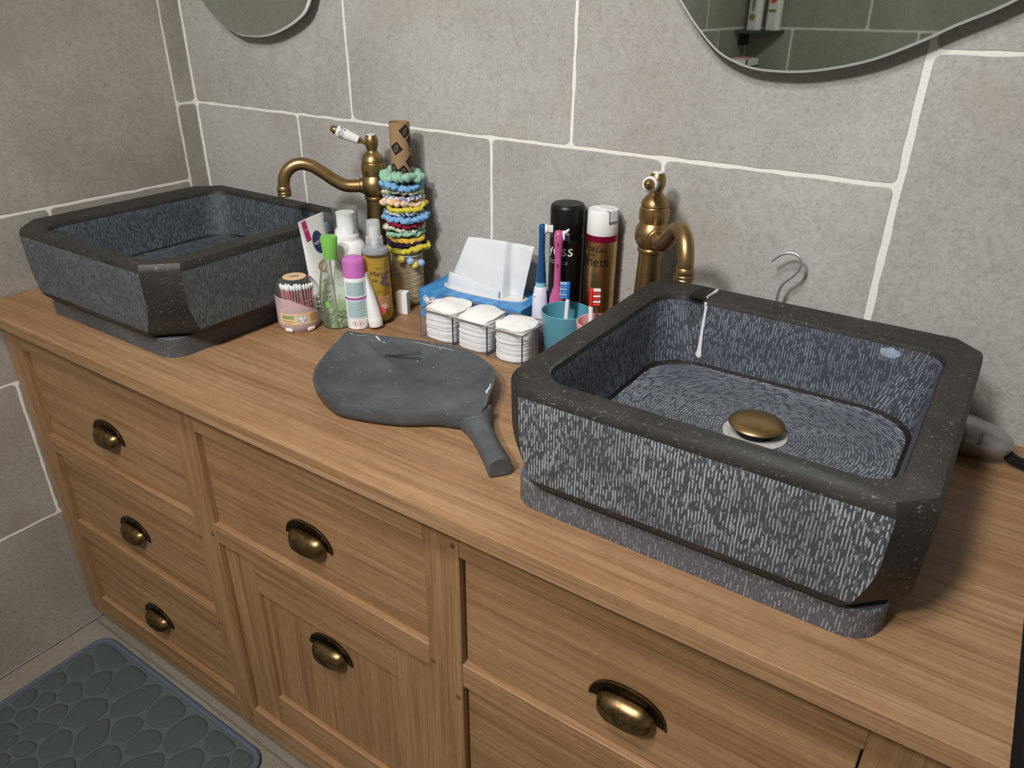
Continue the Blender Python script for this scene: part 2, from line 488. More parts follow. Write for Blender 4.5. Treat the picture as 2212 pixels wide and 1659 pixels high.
M_CH_LI = chisel('chiselled_stone_pale_inside', (54, 62, 70), (150, 162, 172), 0.5, 0.48, 0.64)
M_POL = polished('polished_stone', (42, 39, 36), (134, 132, 126), 0.52)
M_PLINTH = polished('honed_stone', (72, 72, 74), (160, 160, 162), 0.55, 120)
M_VEIN = plain('white_calcite_vein', (214, 216, 216), 0.5)
M_LEAF = polished('dark_slate_marble', (74, 78, 81), (170, 174, 176), 0.42, 42, 0.655)
M_BRASS = brushed('aged_brass', (156, 129, 87), (170, 144, 102), 0.38, (25, 25, 60))
M_BRONZE = brushed('antique_bronze', (96, 79, 53), (140, 117, 80), 0.32, (60, 60, 60))
M_BRONZE_D = brushed('dark_bronze', (48, 39, 26), (76, 61, 40), 0.38, (60, 60, 60))
M_PORC = plain('white_porcelain', (236, 234, 230), 0.18, coat=0.5)
M_BLUEP = plain('blue_porcelain_print', (52, 58, 98), 0.25)
M_MIRROR = plain('mirror_silver', (212, 218, 210), 0.02, 1.0)
M_MEDGE = plain('mirror_glass_edge', (246, 248, 248), 0.4, 0.0)  # bevel coloured white to stand in for its bright reflection
M_BLACK = plain('black_plastic', (14, 14, 14), 0.4)
M_BLACKM = plain('black_satin_metal', (16, 15, 15), 0.36, 0.2)
M_WHITE = plain('white_plastic', (240, 240, 238), 0.35)
M_WHITEG = plain('white_gloss_plastic', (236, 236, 242), 0.2)
M_PAPER = plain('white_paper', (246, 246, 246), 0.9, bump=0.1, bscale=90)
M_COTTON = plain('white_cotton', (246, 245, 242), 0.95, bump=0.5, bscale=260)
M_CHROME = plain('chrome', (226, 228, 230), 0.38, 0.9)
M_MATP = plain('green_grey_plush', (74, 82, 80), 0.95, bump=0.6, bscale=420, vary=0.2)
M_MATB = plain('blue_grey_piping', (86, 95, 108), 0.9, bump=0.5, bscale=500)
M_MATG = plain('green_grey_plush_seam', (84, 94, 91), 0.95, bump=0.5, bscale=500)

H = 0.848

# ------------------------------------------------------------------ room shell
def tile_outline(u0, u1, v0, v1, seed, gap=0.0027, rad=0.009, wob=0.0011):
    u0 += gap; u1 -= gap; v0 += gap; v1 -= gap
    ns = max(4, int(max(u1 - u0, v1 - v0) / 0.022))
    base = rrect(u0, u1, v0, v1, min(rad, (u1 - u0) / 3, (v1 - v0) / 3), ns, 4)
    cx = (u0 + u1) / 2; cy = (v0 + v1) / 2; out = []
    for x, y in base:
        a = noise.noise(Vector((x * 38 + seed * 3.1, y * 38, seed))) * wob * 1.6 + noise.noise(Vector((x * 110, y * 110 + seed, 4.0))) * wob * 0.6
        d = Vector((0, 0))
        if abs(x - u0) < 0.011: d.x += a
        if abs(x - u1) < 0.011: d.x -= a
        if abs(y - v0) < 0.011: d.y += a
        if abs(y - v1) < 0.011: d.y -= a
        out.append((x + d.x, y + d.y))
    return out

_ts = [0]
def tile(parent, mat, u0, u1, v0, v1, frame, thick=0.0045, gap=0.0027):
    """frame(u, v, h) -> world point; h is how far the face stands proud of the wall"""
    _ts[0] += 1
    ol = tile_outline(u0, u1, v0, v1, _ts[0], gap)
    V, Fc = prism(ol, 0, thick, 0.0007)
    c = frame((u0 + u1) / 2, (v0 + v1) / 2, 0)
    V2 = [frame(p.x, p.y, p.z) - c for p in V]
    n = (V2[1] - V2[0]).cross(V2[2] - V2[0])
    o = mesh('tile', (V2, Fc), mat, parent, c - Vector(parent.location), smooth=25)
    return o

def fix_normals(o):
    bm = bmesh.new(); bm.from_mesh(o.data); bmesh.ops.recalc_face_normals(bm, faces=bm.faces[:]); bm.to_mesh(o.data); bm.free()

T = 0.0045
wall_back = struct(mesh('wall_back', box(-0.1, 2.75, 0.0008, 0.12, 0, 2.5), M_GROUT))
wall_left = struct(mesh('wall_left', box(-0.12, -0.0008, -1.75, 0.1, 0, 2.5), M_GROUT))
wall_right = struct(mesh('wall_right', box(2.75, 2.85, -3.0, 0.1, 0, 2.5), M_PAINT))
wall_front = struct(mesh('wall_front', box(0.2, 2.85, -2.72, -2.6008, 0, 2.5), M_GROUT))
wall_shower = struct(mesh('wall_shower', box(0.30, 0.4292, -2.62, -1.75, 0, 2.5), M_GROUT))
wall_return = struct(mesh('wall_return', box(-0.12, 0.30, -1.85, -1.75, 0, 2.5), M_PAINT))
ceiling = struct(mesh('ceiling', box(-0.12, 2.85, -3.0, 0.12, 2.5, 2.6), M_PAINT))
floor = struct(mesh('floor', box(-0.12, 2.85, -3.0, 0.12, -0.12, -0.004), M_GROUT_F))

fb = lambda u, v, h: Vector((u, T - h, v))
fl = lambda u, v, h: Vector((-T + h, u, v))
ff = lambda u, v, h: Vector((u, -2.6 - T + h, v))
fs = lambda u, v, h: Vector((0.43 - T + h, u, v))
fz = lambda u, v, h: Vector((u, v, -T + h))
# back wall: rows of 333 mm, half-bond, and a portrait column right of x = 1.499
for a, b in ((0.0, 0.34), (0.34, 0.838), (0.838, 1.1653), (1.1653, 1.4968)):
    fix_normals(tile(wall_back, M_TILE, a, b, 0.836, 1.169, fb))
for a, b in ((0.0, 0.5), (0.5, 1.0), (1.0, 1.4968)):
    fix_normals(tile(wall_back, M_TILE, a, b, 1.169, 1.502, fb))
for a, b in ((0.0, 0.34), (0.34, 0.838), (0.838, 1.336), (1.336, 1.4968)):
    fix_normals(tile(wall_back, M_TILE, a, b, 1.502, 1.835, fb))
for x0 in (1.5012, 1.8342, 2.1672, 2.5002):
    for z0, z1 in ((0.333, 0.833), (0.833, 1.333), (1.333, 1.833)):
        fix_normals(tile(wall_back, M_TILE, x0, min(x0 + 0.333, 2.75), z0, z1, fb))
# left wall
for z0, z1 in ((0.836, 1.169), (1.169, 1.502), (1.502, 1.835)):
    fix_normals(tile(wall_left, M_TILE_L, -0.052, -0.001, z0, z1, fl))
for y0, y1, z0, z1 in ((-0.552, -0.052, 1.0, 1.5), (-1.052, -0.552, 1.0, 1.5), (-1.552, -1.052, 1.0, 1.5),
                       (-0.382, -0.052, 0.666, 1.0), (-0.882, -0.382, 0.666, 1.0), (-1.382, -0.882, 0.666, 1.0),
                       (-0.54, -0.04, 0.333, 0.666), (-1.04, -0.54, 0.333, 0.666), (-1.54, -1.04, 0.333, 0.666),
                       (-0.35, -0.02, 0.0, 0.333), (-0.85, -0.35, 0.0, 0.333), (-1.35, -0.85, 0.0, 0.333),
                       (-0.552, -0.052, 1.5, 1.84), (-1.052, -0.552, 1.5, 1.84)):
    fix_normals(tile(wall_left, M_TILE_L, y0, y1, z0, z1, fl))
# shower walls opposite (seen in the right mirror)
for r, z in enumerate((0.616, 0.949, 1.282, 1.615, 1.948)):
    off = 0.30 if r % 2 else 0.0
    x = 0.43 - off
    while x < 2.75:
        x1 = min(x + 0.5, 2.75); x0 = max(x, 0.43)
        if x1 - x0 > 0.03: fix_normals(tile(wall_front, M_TILE_D, x0, x1, z, z + 0.333, ff, gap=0.004))
        x += 0.5
    for y0, y1 in (((-2.6, -2.25), (-2.25, -1.76)) if r % 2 else ((-2.6, -2.1), (-2.1, -1.76))):
        fix_normals(tile(wall_shower, M_TILE_D, y0, y1, z, z + 0.333, fs, gap=0.004))
# floor: joint along the front of the vanity
for y0, y1 in ((-0.536, 0.0), (-1.136, -0.536), (-1.736, -1.136)):
    for x0, x1 in ((0.0, 0.93), (0.93, 1.53), (1.53, 2.13), (2.13, 2.73)):
        fix_normals(tile(floor, M_FLOOR, x0, x1, y0, y1, fz, gap=0.0022))
for x0, x1 in ((0.43, 1.03), (1.03, 1.63), (1.63, 2.23), (2.23, 2.75)):
    fix_normals(tile(floor, M_FLOOR, x0, x1, -2.6, -1.736, fz, gap=0.0022))

for p, aim, e, cone, c in LAMPS:
    far = p[1] < -1.5
    t = thing('ceiling_spot_and_fill', 'round ceiling spotlight on the shower side of the room' if far else 'added fill lamp shaped as a round ceiling spotlight, in the middle of the room', 'ceiling light', (p[0], p[1], 2.5), 0, 'ceiling spotlights')
    mesh('mount', lathe([(0.0, 0.0), (0.045, 0.0), (0.045, -0.012), (0.0, -0.014)], 28), M_WHITE, t, smooth=40)
    q = (Vector(aim) - Vector(p)).to_track_quat('Z', 'Y').to_matrix().to_4x4()
    mesh('head', xf(lathe([(0.0, -0.085), (0.05, -0.085), (0.075, -0.06), (0.08, -0.012), (0.077, -0.012), (0.072, -0.05), (0.0, -0.075)], 28), Matrix.Translation((0, 0, p[2] - 2.5)) @ q), M_WHITE, t, smooth=40)

# ------------------------------------------------------------------ vanity cabinet
DC = -0.535
cab = thing('vanity_cabinet', 'oak vanity cabinet with drawers, a panelled door and bronze cup handles', 'cabinet', (0, 0, 0))
def part(name, b, mat, par=cab, bev=0.0012):
    x0, x1, y0, y1, z0, z1 = b
    c = Vector(((x0 + x1) / 2, (y0 + y1) / 2, (z0 + z1) / 2))
    base = Vector(par.location) if par is not cab else Vector((0, 0, 0))
    return mesh(name, mv(box(*b, bev, 1), -c), mat, par, c - base, smooth=None)
FT = 0.024
YB = DC + FT
stiles = [(0.004, 0.068), (0.565, 0.624), (1.108, 1.167), (1.65, 1.744)]
zt = 0.824; zb = 0.0445
st_o = [part('stile', (a, b, DC, YB, zb, zt), M_WOODZ) for a, b in stiles]
cols = [(0.068, 0.565), (0.624, 1.108), (1.167, 1.65)]
openings = {0: [(0.561, 0.756), (0.336, 0.5182), (0.107, 0.291)], 1: [(0.5706, 0.756), (0.1046, 0.5302)], 2: [(0.5683, 0.756), (0.107, 0.5254)]}
for k, (a, b) in enumerate(cols):
    zs = [zt] + [z for o in openings[k] for z in (o[1], o[0])] + [zb]
    for i in range(0, len(zs), 2):
        part('rail', (a, b, DC + 0.0006, YB, zs[i + 1], zs[i]), M_WOODX)
mesh('carcass', cat(box(0.006, 0.024, YB, -0.02, 0.03, zt), box(1.724, 1.742, YB, -0.02, 0.03, zt), box(0.024, 1.724, YB, -0.02, 0.06, 0.078), box(0.024, 1.724, -0.03, -0.02, 0.06, zt)), M_INNER, cab)
mesh('side_panel', box(1.742, 1.746, YB, -0.02, zb, zt), M_WOODZ, cab)
for x in (0.03, 0.56, 1.10, 1.68):
    for y in (-0.49, -0.06):
        mesh('foot', box(x, x + 0.05, y, y + 0.05, 0.0, 0.06), M_INNER, cab)
pegs = [(1, 0.574, 0.792), (1, 0.617, 0.792), (2, 1.115, 0.545), (2, 1.158, 0.772), (2, 1.159, 0.50), (1, 0.615, 0.545), (1, 0.615, 0.085), (1, 0.573, 0.52), (1, 0.573, 0.31)]
pv = xf(lathe([(0.0, 0.0012), (0.0036, 0.0012), (0.0042, 0.0)], 10), Matrix.Rotation(PI / 2, 4, 'X'))
pv = (pv[0], pv[1])
for s, x, z in pegs:
    b = st_o[s].location
    o = mesh('peg', pv, M_PEG, st_o[s], (x - b.x, DC - b.y, z - b.z)); fix_normals(o)

def cup_pull():
    # cup: quarter shell open below
    V = []; Fc = []; na, nb = 28, 10
    for j in range(nb + 1):
        bb = math.radians(122) * j / nb
        for i in range(na + 1):
            a = PI * i / na
            cx = math.copysign(abs(math.cos(a)) ** 0.72, math.cos(a)); sx = max(math.sin(a), 0) ** 0.8
            V.append(Vector((0.0388 * cx * (1 - 0.04 * math.sin(bb)), -0.003 - 0.0205 * sx * math.sin(min(bb, 1.75)), -0.0015 + 0.0205 * sx * math.cos(bb))))
    for j in range(nb):
        for i in range(na):
            p = j * (na + 1) + i; Fc.append((p, p + 1, p + na + 2, p + na + 1))
    # flange: half moon plate against the wood
    n = 36; outer = []; inner = []
    for i in range(n + 1):
        a = PI * i / n
        outer.append((0.0505 * math.copysign(abs(math.cos(a)) ** 0.85, math.cos(a)), 0.0365 * math.sin(a) - 0.0035))
        inner.append((0.0388 * math.copysign(abs(math.cos(a)) ** 0.72, math.cos(a)), 0.0200 * max(math.sin(a), 0) ** 0.8 - 0.002))
    FV = []; FF = []
    for h, ol, il in ((0.0, outer, inner), (-0.0032, outer, inner)):
        for p in ol: FV.append(Vector((p[0], h, p[1])))
        for p in il: FV.append(Vector((p[0], h, p[1])))
    m = n + 1
    # front face slightly dished: raised rim
    for i in range(n):
        FF.append((2 * m + i, 2 * m + i + 1, 3 * m + i + 1, 3 * m + i))
        FF.append((i, i + 1, 2 * m + i + 1, 2 * m + i))
        FF.append((m + i, 3 * m + i, 3 * m + i + 1, m + i + 1))
    FF.append((0, 2 * m, 3 * m, m)); FF.append((n, m + n, 3 * m + n, 2 * m + n))
    rim = tube([Vector((p[0] * 0.988, -0.0032, p[1])) for p in outer], 0.0011, 6)
    scr = []
    for x, z in ((-0.0448, 0.0030), (0.0448, 0.0030), (0.0, 0.0275)):
        scr.append(xf(lathe([(0.0, 0.0012), (0.0016, 0.0012), (0.0021, 0.0)], 10), Matrix.Translation((x, -0.0032, z)) @ Matrix.Rotation(PI / 2, 4, 'X')))
    nV = len(V)
    allv = cat((V, Fc), (FV, FF), rim, *scr)
    fm = [0] * len(Fc) + [1] * len(FF) + [0] * len(rim[1]) + [1] * sum(len(s[1]) for s in scr)
    me = bpy.data.meshes.new('cup_pull'); me.from_pydata([tuple(v) for v in allv[0]], [], allv[1])
    me.materials.append(M_BRONZE); me.materials.append(M_BRONZE_D)
    me.polygons.foreach_set('material_index', fm)
    me.polygons.foreach_set('use_smooth', [True] * len(me.polygons)); me.set_sharp_from_angle(angle=math.radians(45))
    bm = bmesh.new(); bm.from_mesh(me); bmesh.ops.recalc_face_normals(bm, faces=bm.faces[:]); bm.to_mesh(me); bm.free()
    return me
PULL = cup_pull()
def pull(par, x, z, yf):
    o = bpy.data.objects.new('cup_pull', PULL); b = par.location
    link(o, par, (x - b.x, yf - b.y, z - b.z)); o['label'] = 'antique bronze cup handle'
    md = o.modifiers.new('thickness', 'SOLIDIFY'); md.thickness = 0.0009; md.offset = -1
    return o

YD = DC + 0.0102
hz = {0: [0.636, 0.407, 0.170], 1: [0.640, 0.396], 2: [0.640, 0.30]}
for k, (a, b) in enumerate(cols):
    xm = (a + b) / 2
    for j, (z0, z1) in enumerate(openings[k]):
        g = 0.0018
        if k == 1 and j == 1:
            sw = 0.078
            door = part('door', (a + sw - 0.004, b - sw + 0.004, YD + 0.009, YD + 0.02, z0 + 0.07, z1 - 0.075), M_WOODZ)
            for nm, bb, mt in (('door_stile', (a + g, a + sw, YD, YD + 0.02, z0 + g, z1 - g), M_WOODZ), ('door_stile', (b - sw, b - g, YD, YD + 0.02, z0 + g, z1 - g), M_WOODZ),
                               ('door_rail', (a + sw, b - sw, YD + 0.0004, YD + 0.02, z0 + g, z0 + 0.078), M_WOODX), ('door_rail', (a + sw, b - sw, YD + 0.0004, YD + 0.02, z1 - 0.083, z1 - g), M_WOODX)):
                part(nm, bb, mt, door)
            pull(door, xm + 0.003, hz[k][j], YD + 0.009)
        else:
            d = part('drawer', (a + g, b - g, YD, YD + 0.02, z0 + g, z1 - g), M_WOODX)
            pull(d, xm - (0.003 if k == 0 else 0.0), hz[k][j], YD)

# ------------------------------------------------------------------ countertop
top = thing('countertop', 'solid oak countertop of long glued staves along the tiled wall', 'countertop', (0.0, 0.0, H))
ys = [-0.5722, -0.5435, -0.4225, -0.32, -0.215, -0.11, -0.001]
for i in range(6):
    y0, y1 = ys[i], ys[i + 1]
    V, Fc = box(-0.8715, 0.8715, -(y1 - y0) / 2 + 0.00004, (y1 - y0) / 2 - 0.00004, -0.0241, 0, 0.0009 if i == 0 else 0.00025, 2)
    mesh('stave', (V, Fc), M_TOP, top, (0.8755, (y0 + y1) / 2, 0))

# ------------------------------------------------------------------ stone basins
NS, NC = 10, 6
def basin(name, label, out, inn, hb, floor_h, plinth, drain, mats, ch=0.03, veins=False):
    (x0, x1, y0, y1), (a0, a1, b0, b1) = out, inn
    cx, cy = (x0 + x1) / 2, (y0 + y1) / 2
    t = thing(name, label, 'basin', (cx, cy, H))
    m_out, m_in, m_fl = mats
    rings = []  # (points, z, tag of the band that ends in this ring)
    def O(ins, c): return [(x - cx, y - cy) for x, y in crect(x0 + ins, x1 - ins, y0 + ins, y1 - ins, c, NS, NC)]
    def I(ins, r): return [(x - cx, y - cy) for x, y in rrect(a0 + ins, a1 - ins, b0 + ins, b1 - ins, r, NS, NC)]
    zb = 0.034; R = 0.016
    cz = lambda z: ch + 0.022 * max(0.0, 1 - (z - zb) / 0.068) ** 1.7
    rings.append((O(0.045, 0.04), zb, ''))
    for k in range(0, 5):
        a = (PI / 2) * k / 4; z = zb + R - R * math.cos(a)
        rings.append((O(0.002 + R - R * math.sin(a), cz(z) + 0.006 * (1 - math.sin(a))), z, 'round'))
    for z in (0.056, 0.063, 0.071, 0.080, 0.090, 0.102, 0.112):
        rings.append((O(0.002 * (1 - (z - 0.05) / 0.105), cz(z)), z, 'side'))
    rings.append((O(0.0, ch), hb - 0.013, 'side'))
    rings.append((O(0.0012, ch), hb - 0.006, 'rim'))
    rings.append((O(0.0045, ch * 0.97), hb, 'rim'))
    rings.append((I(-0.005, 0.04), hb, 'rim'))
    rings.append((I(-0.001, 0.036), hb - 0.002, 'rim'))
    rings.append((I(0.001, 0.034), hb - 0.008, 'rim'))
    for f_ in (0.25, 0.5, 0.75):
        rings.append((I(0.001 + 0.009 * f_, 0.034 + 0.026 * f_), hb - 0.008 + (floor_h + 0.004 - hb + 0.008) * f_, 'in'))
    rings.append((I(0.010, 0.060), floor_h + 0.004, 'in'))
    rings.append((I(0.0115, 0.060), floor_h - 0.002, 'dark'))
    rings.append((I(0.0150, 0.062), floor_h + 0.001, 'dark'))
    fx, fy = drain[0] - cx, drain[1] - cy
    base = I(0.0165, 0.066)
    for s in (1.0, 0.86, 0.72, 0.58, 0.44, 0.3, 0.16):
        rings.append(([(fx + (x - fx) * s, fy + (y - fy) * s) for x, y in base], floor_h - 0.006 * (1 - s), 'floor'))
    n = len(rings[0][0]); V = []; Fc = []; fm = []; uv = []
    for p, z, _ in rings:
        V += [Vector((x, y, z)) for x, y in p]
    sec = NS + NC
    for k in range(1, len(rings)):
        pa, za, _ = rings[k - 1]; pb, zb_, tg = rings[k]
        per = 0.0
        for i in range(n):
            j = (i + 1) % n
            Fc.append(((k - 1) * n + i, (k - 1) * n + j, k * n + j, k * n + i))
            L = math.hypot(pb[j][0] - pb[i][0], pb[j][1] - pb[i][1])
            flat = (i % sec) < NS
            if tg == 'side' and flat: mi = 1
            elif tg == 'in': mi = 2
            elif tg == 'floor': mi = 3
            else: mi = 0
            fm.append(mi)
            if tg == 'floor':
                q = []
                for (x, y) in (pa[i], pa[j], pb[j], pb[i]):
                    dx, dy = (x - fx), (y - fy) * 1.15
                    q.append((math.hypot(dx, dy), math.atan2(dy, dx)))
                if max(a for _, a in q) - min(a for _, a in q) > PI: q = [(r, a + 2 * PI if a < 0 else a) for r, a in q]
                uv.append([(r, a * 0.12) for r, a in q])
            else:
                sd_ = i // sec; li = i % sec; al = 0 if sd_ % 2 == 0 else 1
                def uc(pt, q_):
                    if q_ <= NS: return sd_ * 0.61 + (pt[al] if sd_ in (0, 1) else -pt[al])
                    return None
                ua, ub = uc(pb[i], li), uc(pb[j], li + 1)
                if li >= NS:
                    e0 = uc(pb[sd_ * sec + NS], NS); ua = e0 + (li - NS) * 0.0105; ub = e0 + (li + 1 - NS) * 0.0105
                    uv.append([(ua, za), (ub, za), (ub, zb_), (ua, zb_)])
                else:
                    uv.append([(uc(pa[i], li), za), (uc(pa[j], li + 1), za), (ub, zb_), (ua, zb_)])
            per += L
    # bottom closing faces
    Fc.append(tuple(range(n - 1, -1, -1))); fm.append(0); uv.append([(0, 0)] * n)
    k = len(rings) - 1
    Fc.append(tuple(range(k * n, k * n + n))); fm.append(3); uv.append([(0, 0)] * n)
    mesh('bowl', (V, Fc), [M_POL, m_out, m_in, m_fl], t, smooth=32, uv=uv, fm=fm)
    # plinth
    px0, px1, py0, py1 = plinth
    ol = [(x - cx, y - cy) for x, y in rrect(px0, px1, py0, py1, 0.035, NS, NC)]
    PV, PF = prism(ol, 0.0, 0.0345, 0.002)
    m = len(ol); puv = []; per = [0]
    for i in range(m): per.append(per[-1] + math.hypot(ol[(i + 1) % m][0] - ol[i][0], ol[(i + 1) % m][1] - ol[i][1]))
    pfm = []
    for f in PF:
        if len(f) == 4:
            q = []
            for idx in f:
                i = idx % m; q.append((per[i], PV[idx].z + 0.5))
            if max(a for a, _ in q) - min(a for a, _ in q) > 0.3: q = [(a + per[-1] if a < 0.3 else a, b) for a, b in q]
            puv.append(q); pfm.append(0)
        else:
            puv.append([(0, 0)] * len(f)); pfm.append(0)
    mesh('plinth', (PV, PF), M_PLINTH_R if veins else M_PLINTH, t, smooth=40, uv=puv, fm=pfm)
    # waste
    d = (fx, fy, floor_h - 0.006)
    mesh('drain_ring', lathe([(0.0, 0.0), (0.039, 0.0), (0.0385, 0.0016), (0.024, 0.0018), (0.022, 0.0006), (0.0, 0.0006)], 40), M_RING, t, d, smooth=40)
    mesh('drain_neck', lathe([(0.0, 0.001), (0.021, 0.001), (0.019, 0.012), (0.0, 0.012)], 28), M_BLACK, t, d, smooth=40)
    mesh('drain_cap', lathe([(0.0, 0.011), (0.024, 0.011), (0.0325, 0.0135), (0.0335, 0.0150), (0.0325, 0.0165), (0.024, 0.0195), (0.012, 0.0212), (0.0, 0.0217)], 48), M_BRASS, t, d, smooth=60)
    return t
M_RING = polished('pale_cut_stone', (176, 174, 170), (120, 116, 110), 0.6, 60)
M_PLINTH_R = chisel('chiselled_plinth', (84, 84, 88), (178, 180, 182), 0.62, 0.53, 0.62)
RB = basin('stone_basin', 'chiselled dark stone basin with a brass drain, in the foreground', (1.2105, 1.650, -0.5135, -0.0885), (1.2465, 1.614, -0.480, -0.1435), 0.166, 0.070,
           (1.2205, 1.634, -0.5005, -0.115), (1.441, -0.288), (M_CH_R, M_CH_RI, M_CH_RF), 0.03, True)
LB = basin('stone_basin', 'chiselled dark stone basin in the far corner beside the taupe wall', (0.119, 0.577, -0.5165, -0.080), (0.186, 0.532, -0.488, -0.112), 0.166, 0.073,
           (0.150, 0.547, -0.499, -0.105), (0.36, -0.31), (M_CH_L, M_CH_LI, M_CH_LI), 0.044)
# white calcite vein on the foreground basin's back wall and rim
cxr, cyr = (1.2105 + 1.650) / 2, (-0.5135 - 0.0885) / 2
def vein(name, path, wid, nrm):
    V = []; Fc = []
    P = [Vector(p) for p in path]
    for i, p in enumerate(P):
        tdir = (P[min(i + 1, len(P) - 1)] - P[max(i - 1, 0)]).normalized()
        nn = nrm[i]; s = tdir.cross(nn).normalized() * wid[i]
        V += [p - s - nn * 0.002, p - s * 0.9 + nn * 0.0004, p + s * 0.9 + nn * 0.0004, p + s - nn * 0.002]
    for i in range(len(P) - 1):
        for j in range(3):
            a = i * 4 + j; Fc.append((a, a + 1, a + 5, a + 4))
    o = mesh(name, (V, Fc), M_VEIN, RB, (-cxr, -cyr, -H), smooth=60); fix_normals(o); return o
Yv = Vector((0, -1, 0)); Zv = Vector((0, 0, 1)); YZ = Vector((0, -0.7, 0.7)).normalized()
zr = H + 0.166; yb = -0.160
def wy(z): # inner back wall y at height
    return -0.1445 - 0.009 * (zr - 0.008 - z) / 0.084
pth = [(1.3075, -0.0935, zr), (1.3088, -0.106, zr), (1.3075, -0.120, zr), (1.3068, -0.131, zr), (1.3082, -0.1385, zr - 0.0004), (1.3095, -0.1436, zr - 0.005), (1.3110, wy(zr - 0.012), zr - 0.012), (1.3112, wy(zr - 0.025), zr - 0.025), (1.3108, wy(zr - 0.038), zr - 0.038),
       (1.3112, wy(zr - 0.050), zr - 0.050), (1.3116, wy(zr - 0.062), zr - 0.062), (1.3118, wy(zr - 0.072), zr - 0.072), (1.3122, wy(zr - 0.080), zr - 0.080), (1.3075, wy(zr - 0.087), zr - 0.087), (1.3020, wy(zr - 0.0915), zr - 0.0915)]
wd = [0.0022, 0.0026, 0.0022, 0.0018, 0.0019, 0.0019, 0.0019, 0.0019, 0.0021, 0.0022, 0.0026, 0.0031, 0.0046, 0.0042, 0.0022]
nr = [Zv, Zv, Zv, Zv, YZ, YZ] + [Yv] * 9
vein('vein', pth, wd, nr)
V = []
for i in range(18):
    a = 2 * PI * i / 18; r = 0.011 * (1 + 0.25 * noise.noise(Vector((math.cos(a) * 2, math.sin(a) * 2, 3))))
    V.append(Vector((1.552 + r * math.cos(a) * 1.1, wy(zr - 0.017) - 0.0008, zr - 0.0165 + r * math.sin(a) * 0.6)))
o = mesh('pale_patch', (V, [tuple(range(18))]), plain('pale_scratched_stone', (150, 164, 182), 0.6, vary=0.5, bscale=160), RB, (-cxr, -cyr, -H)); fix_normals(o)

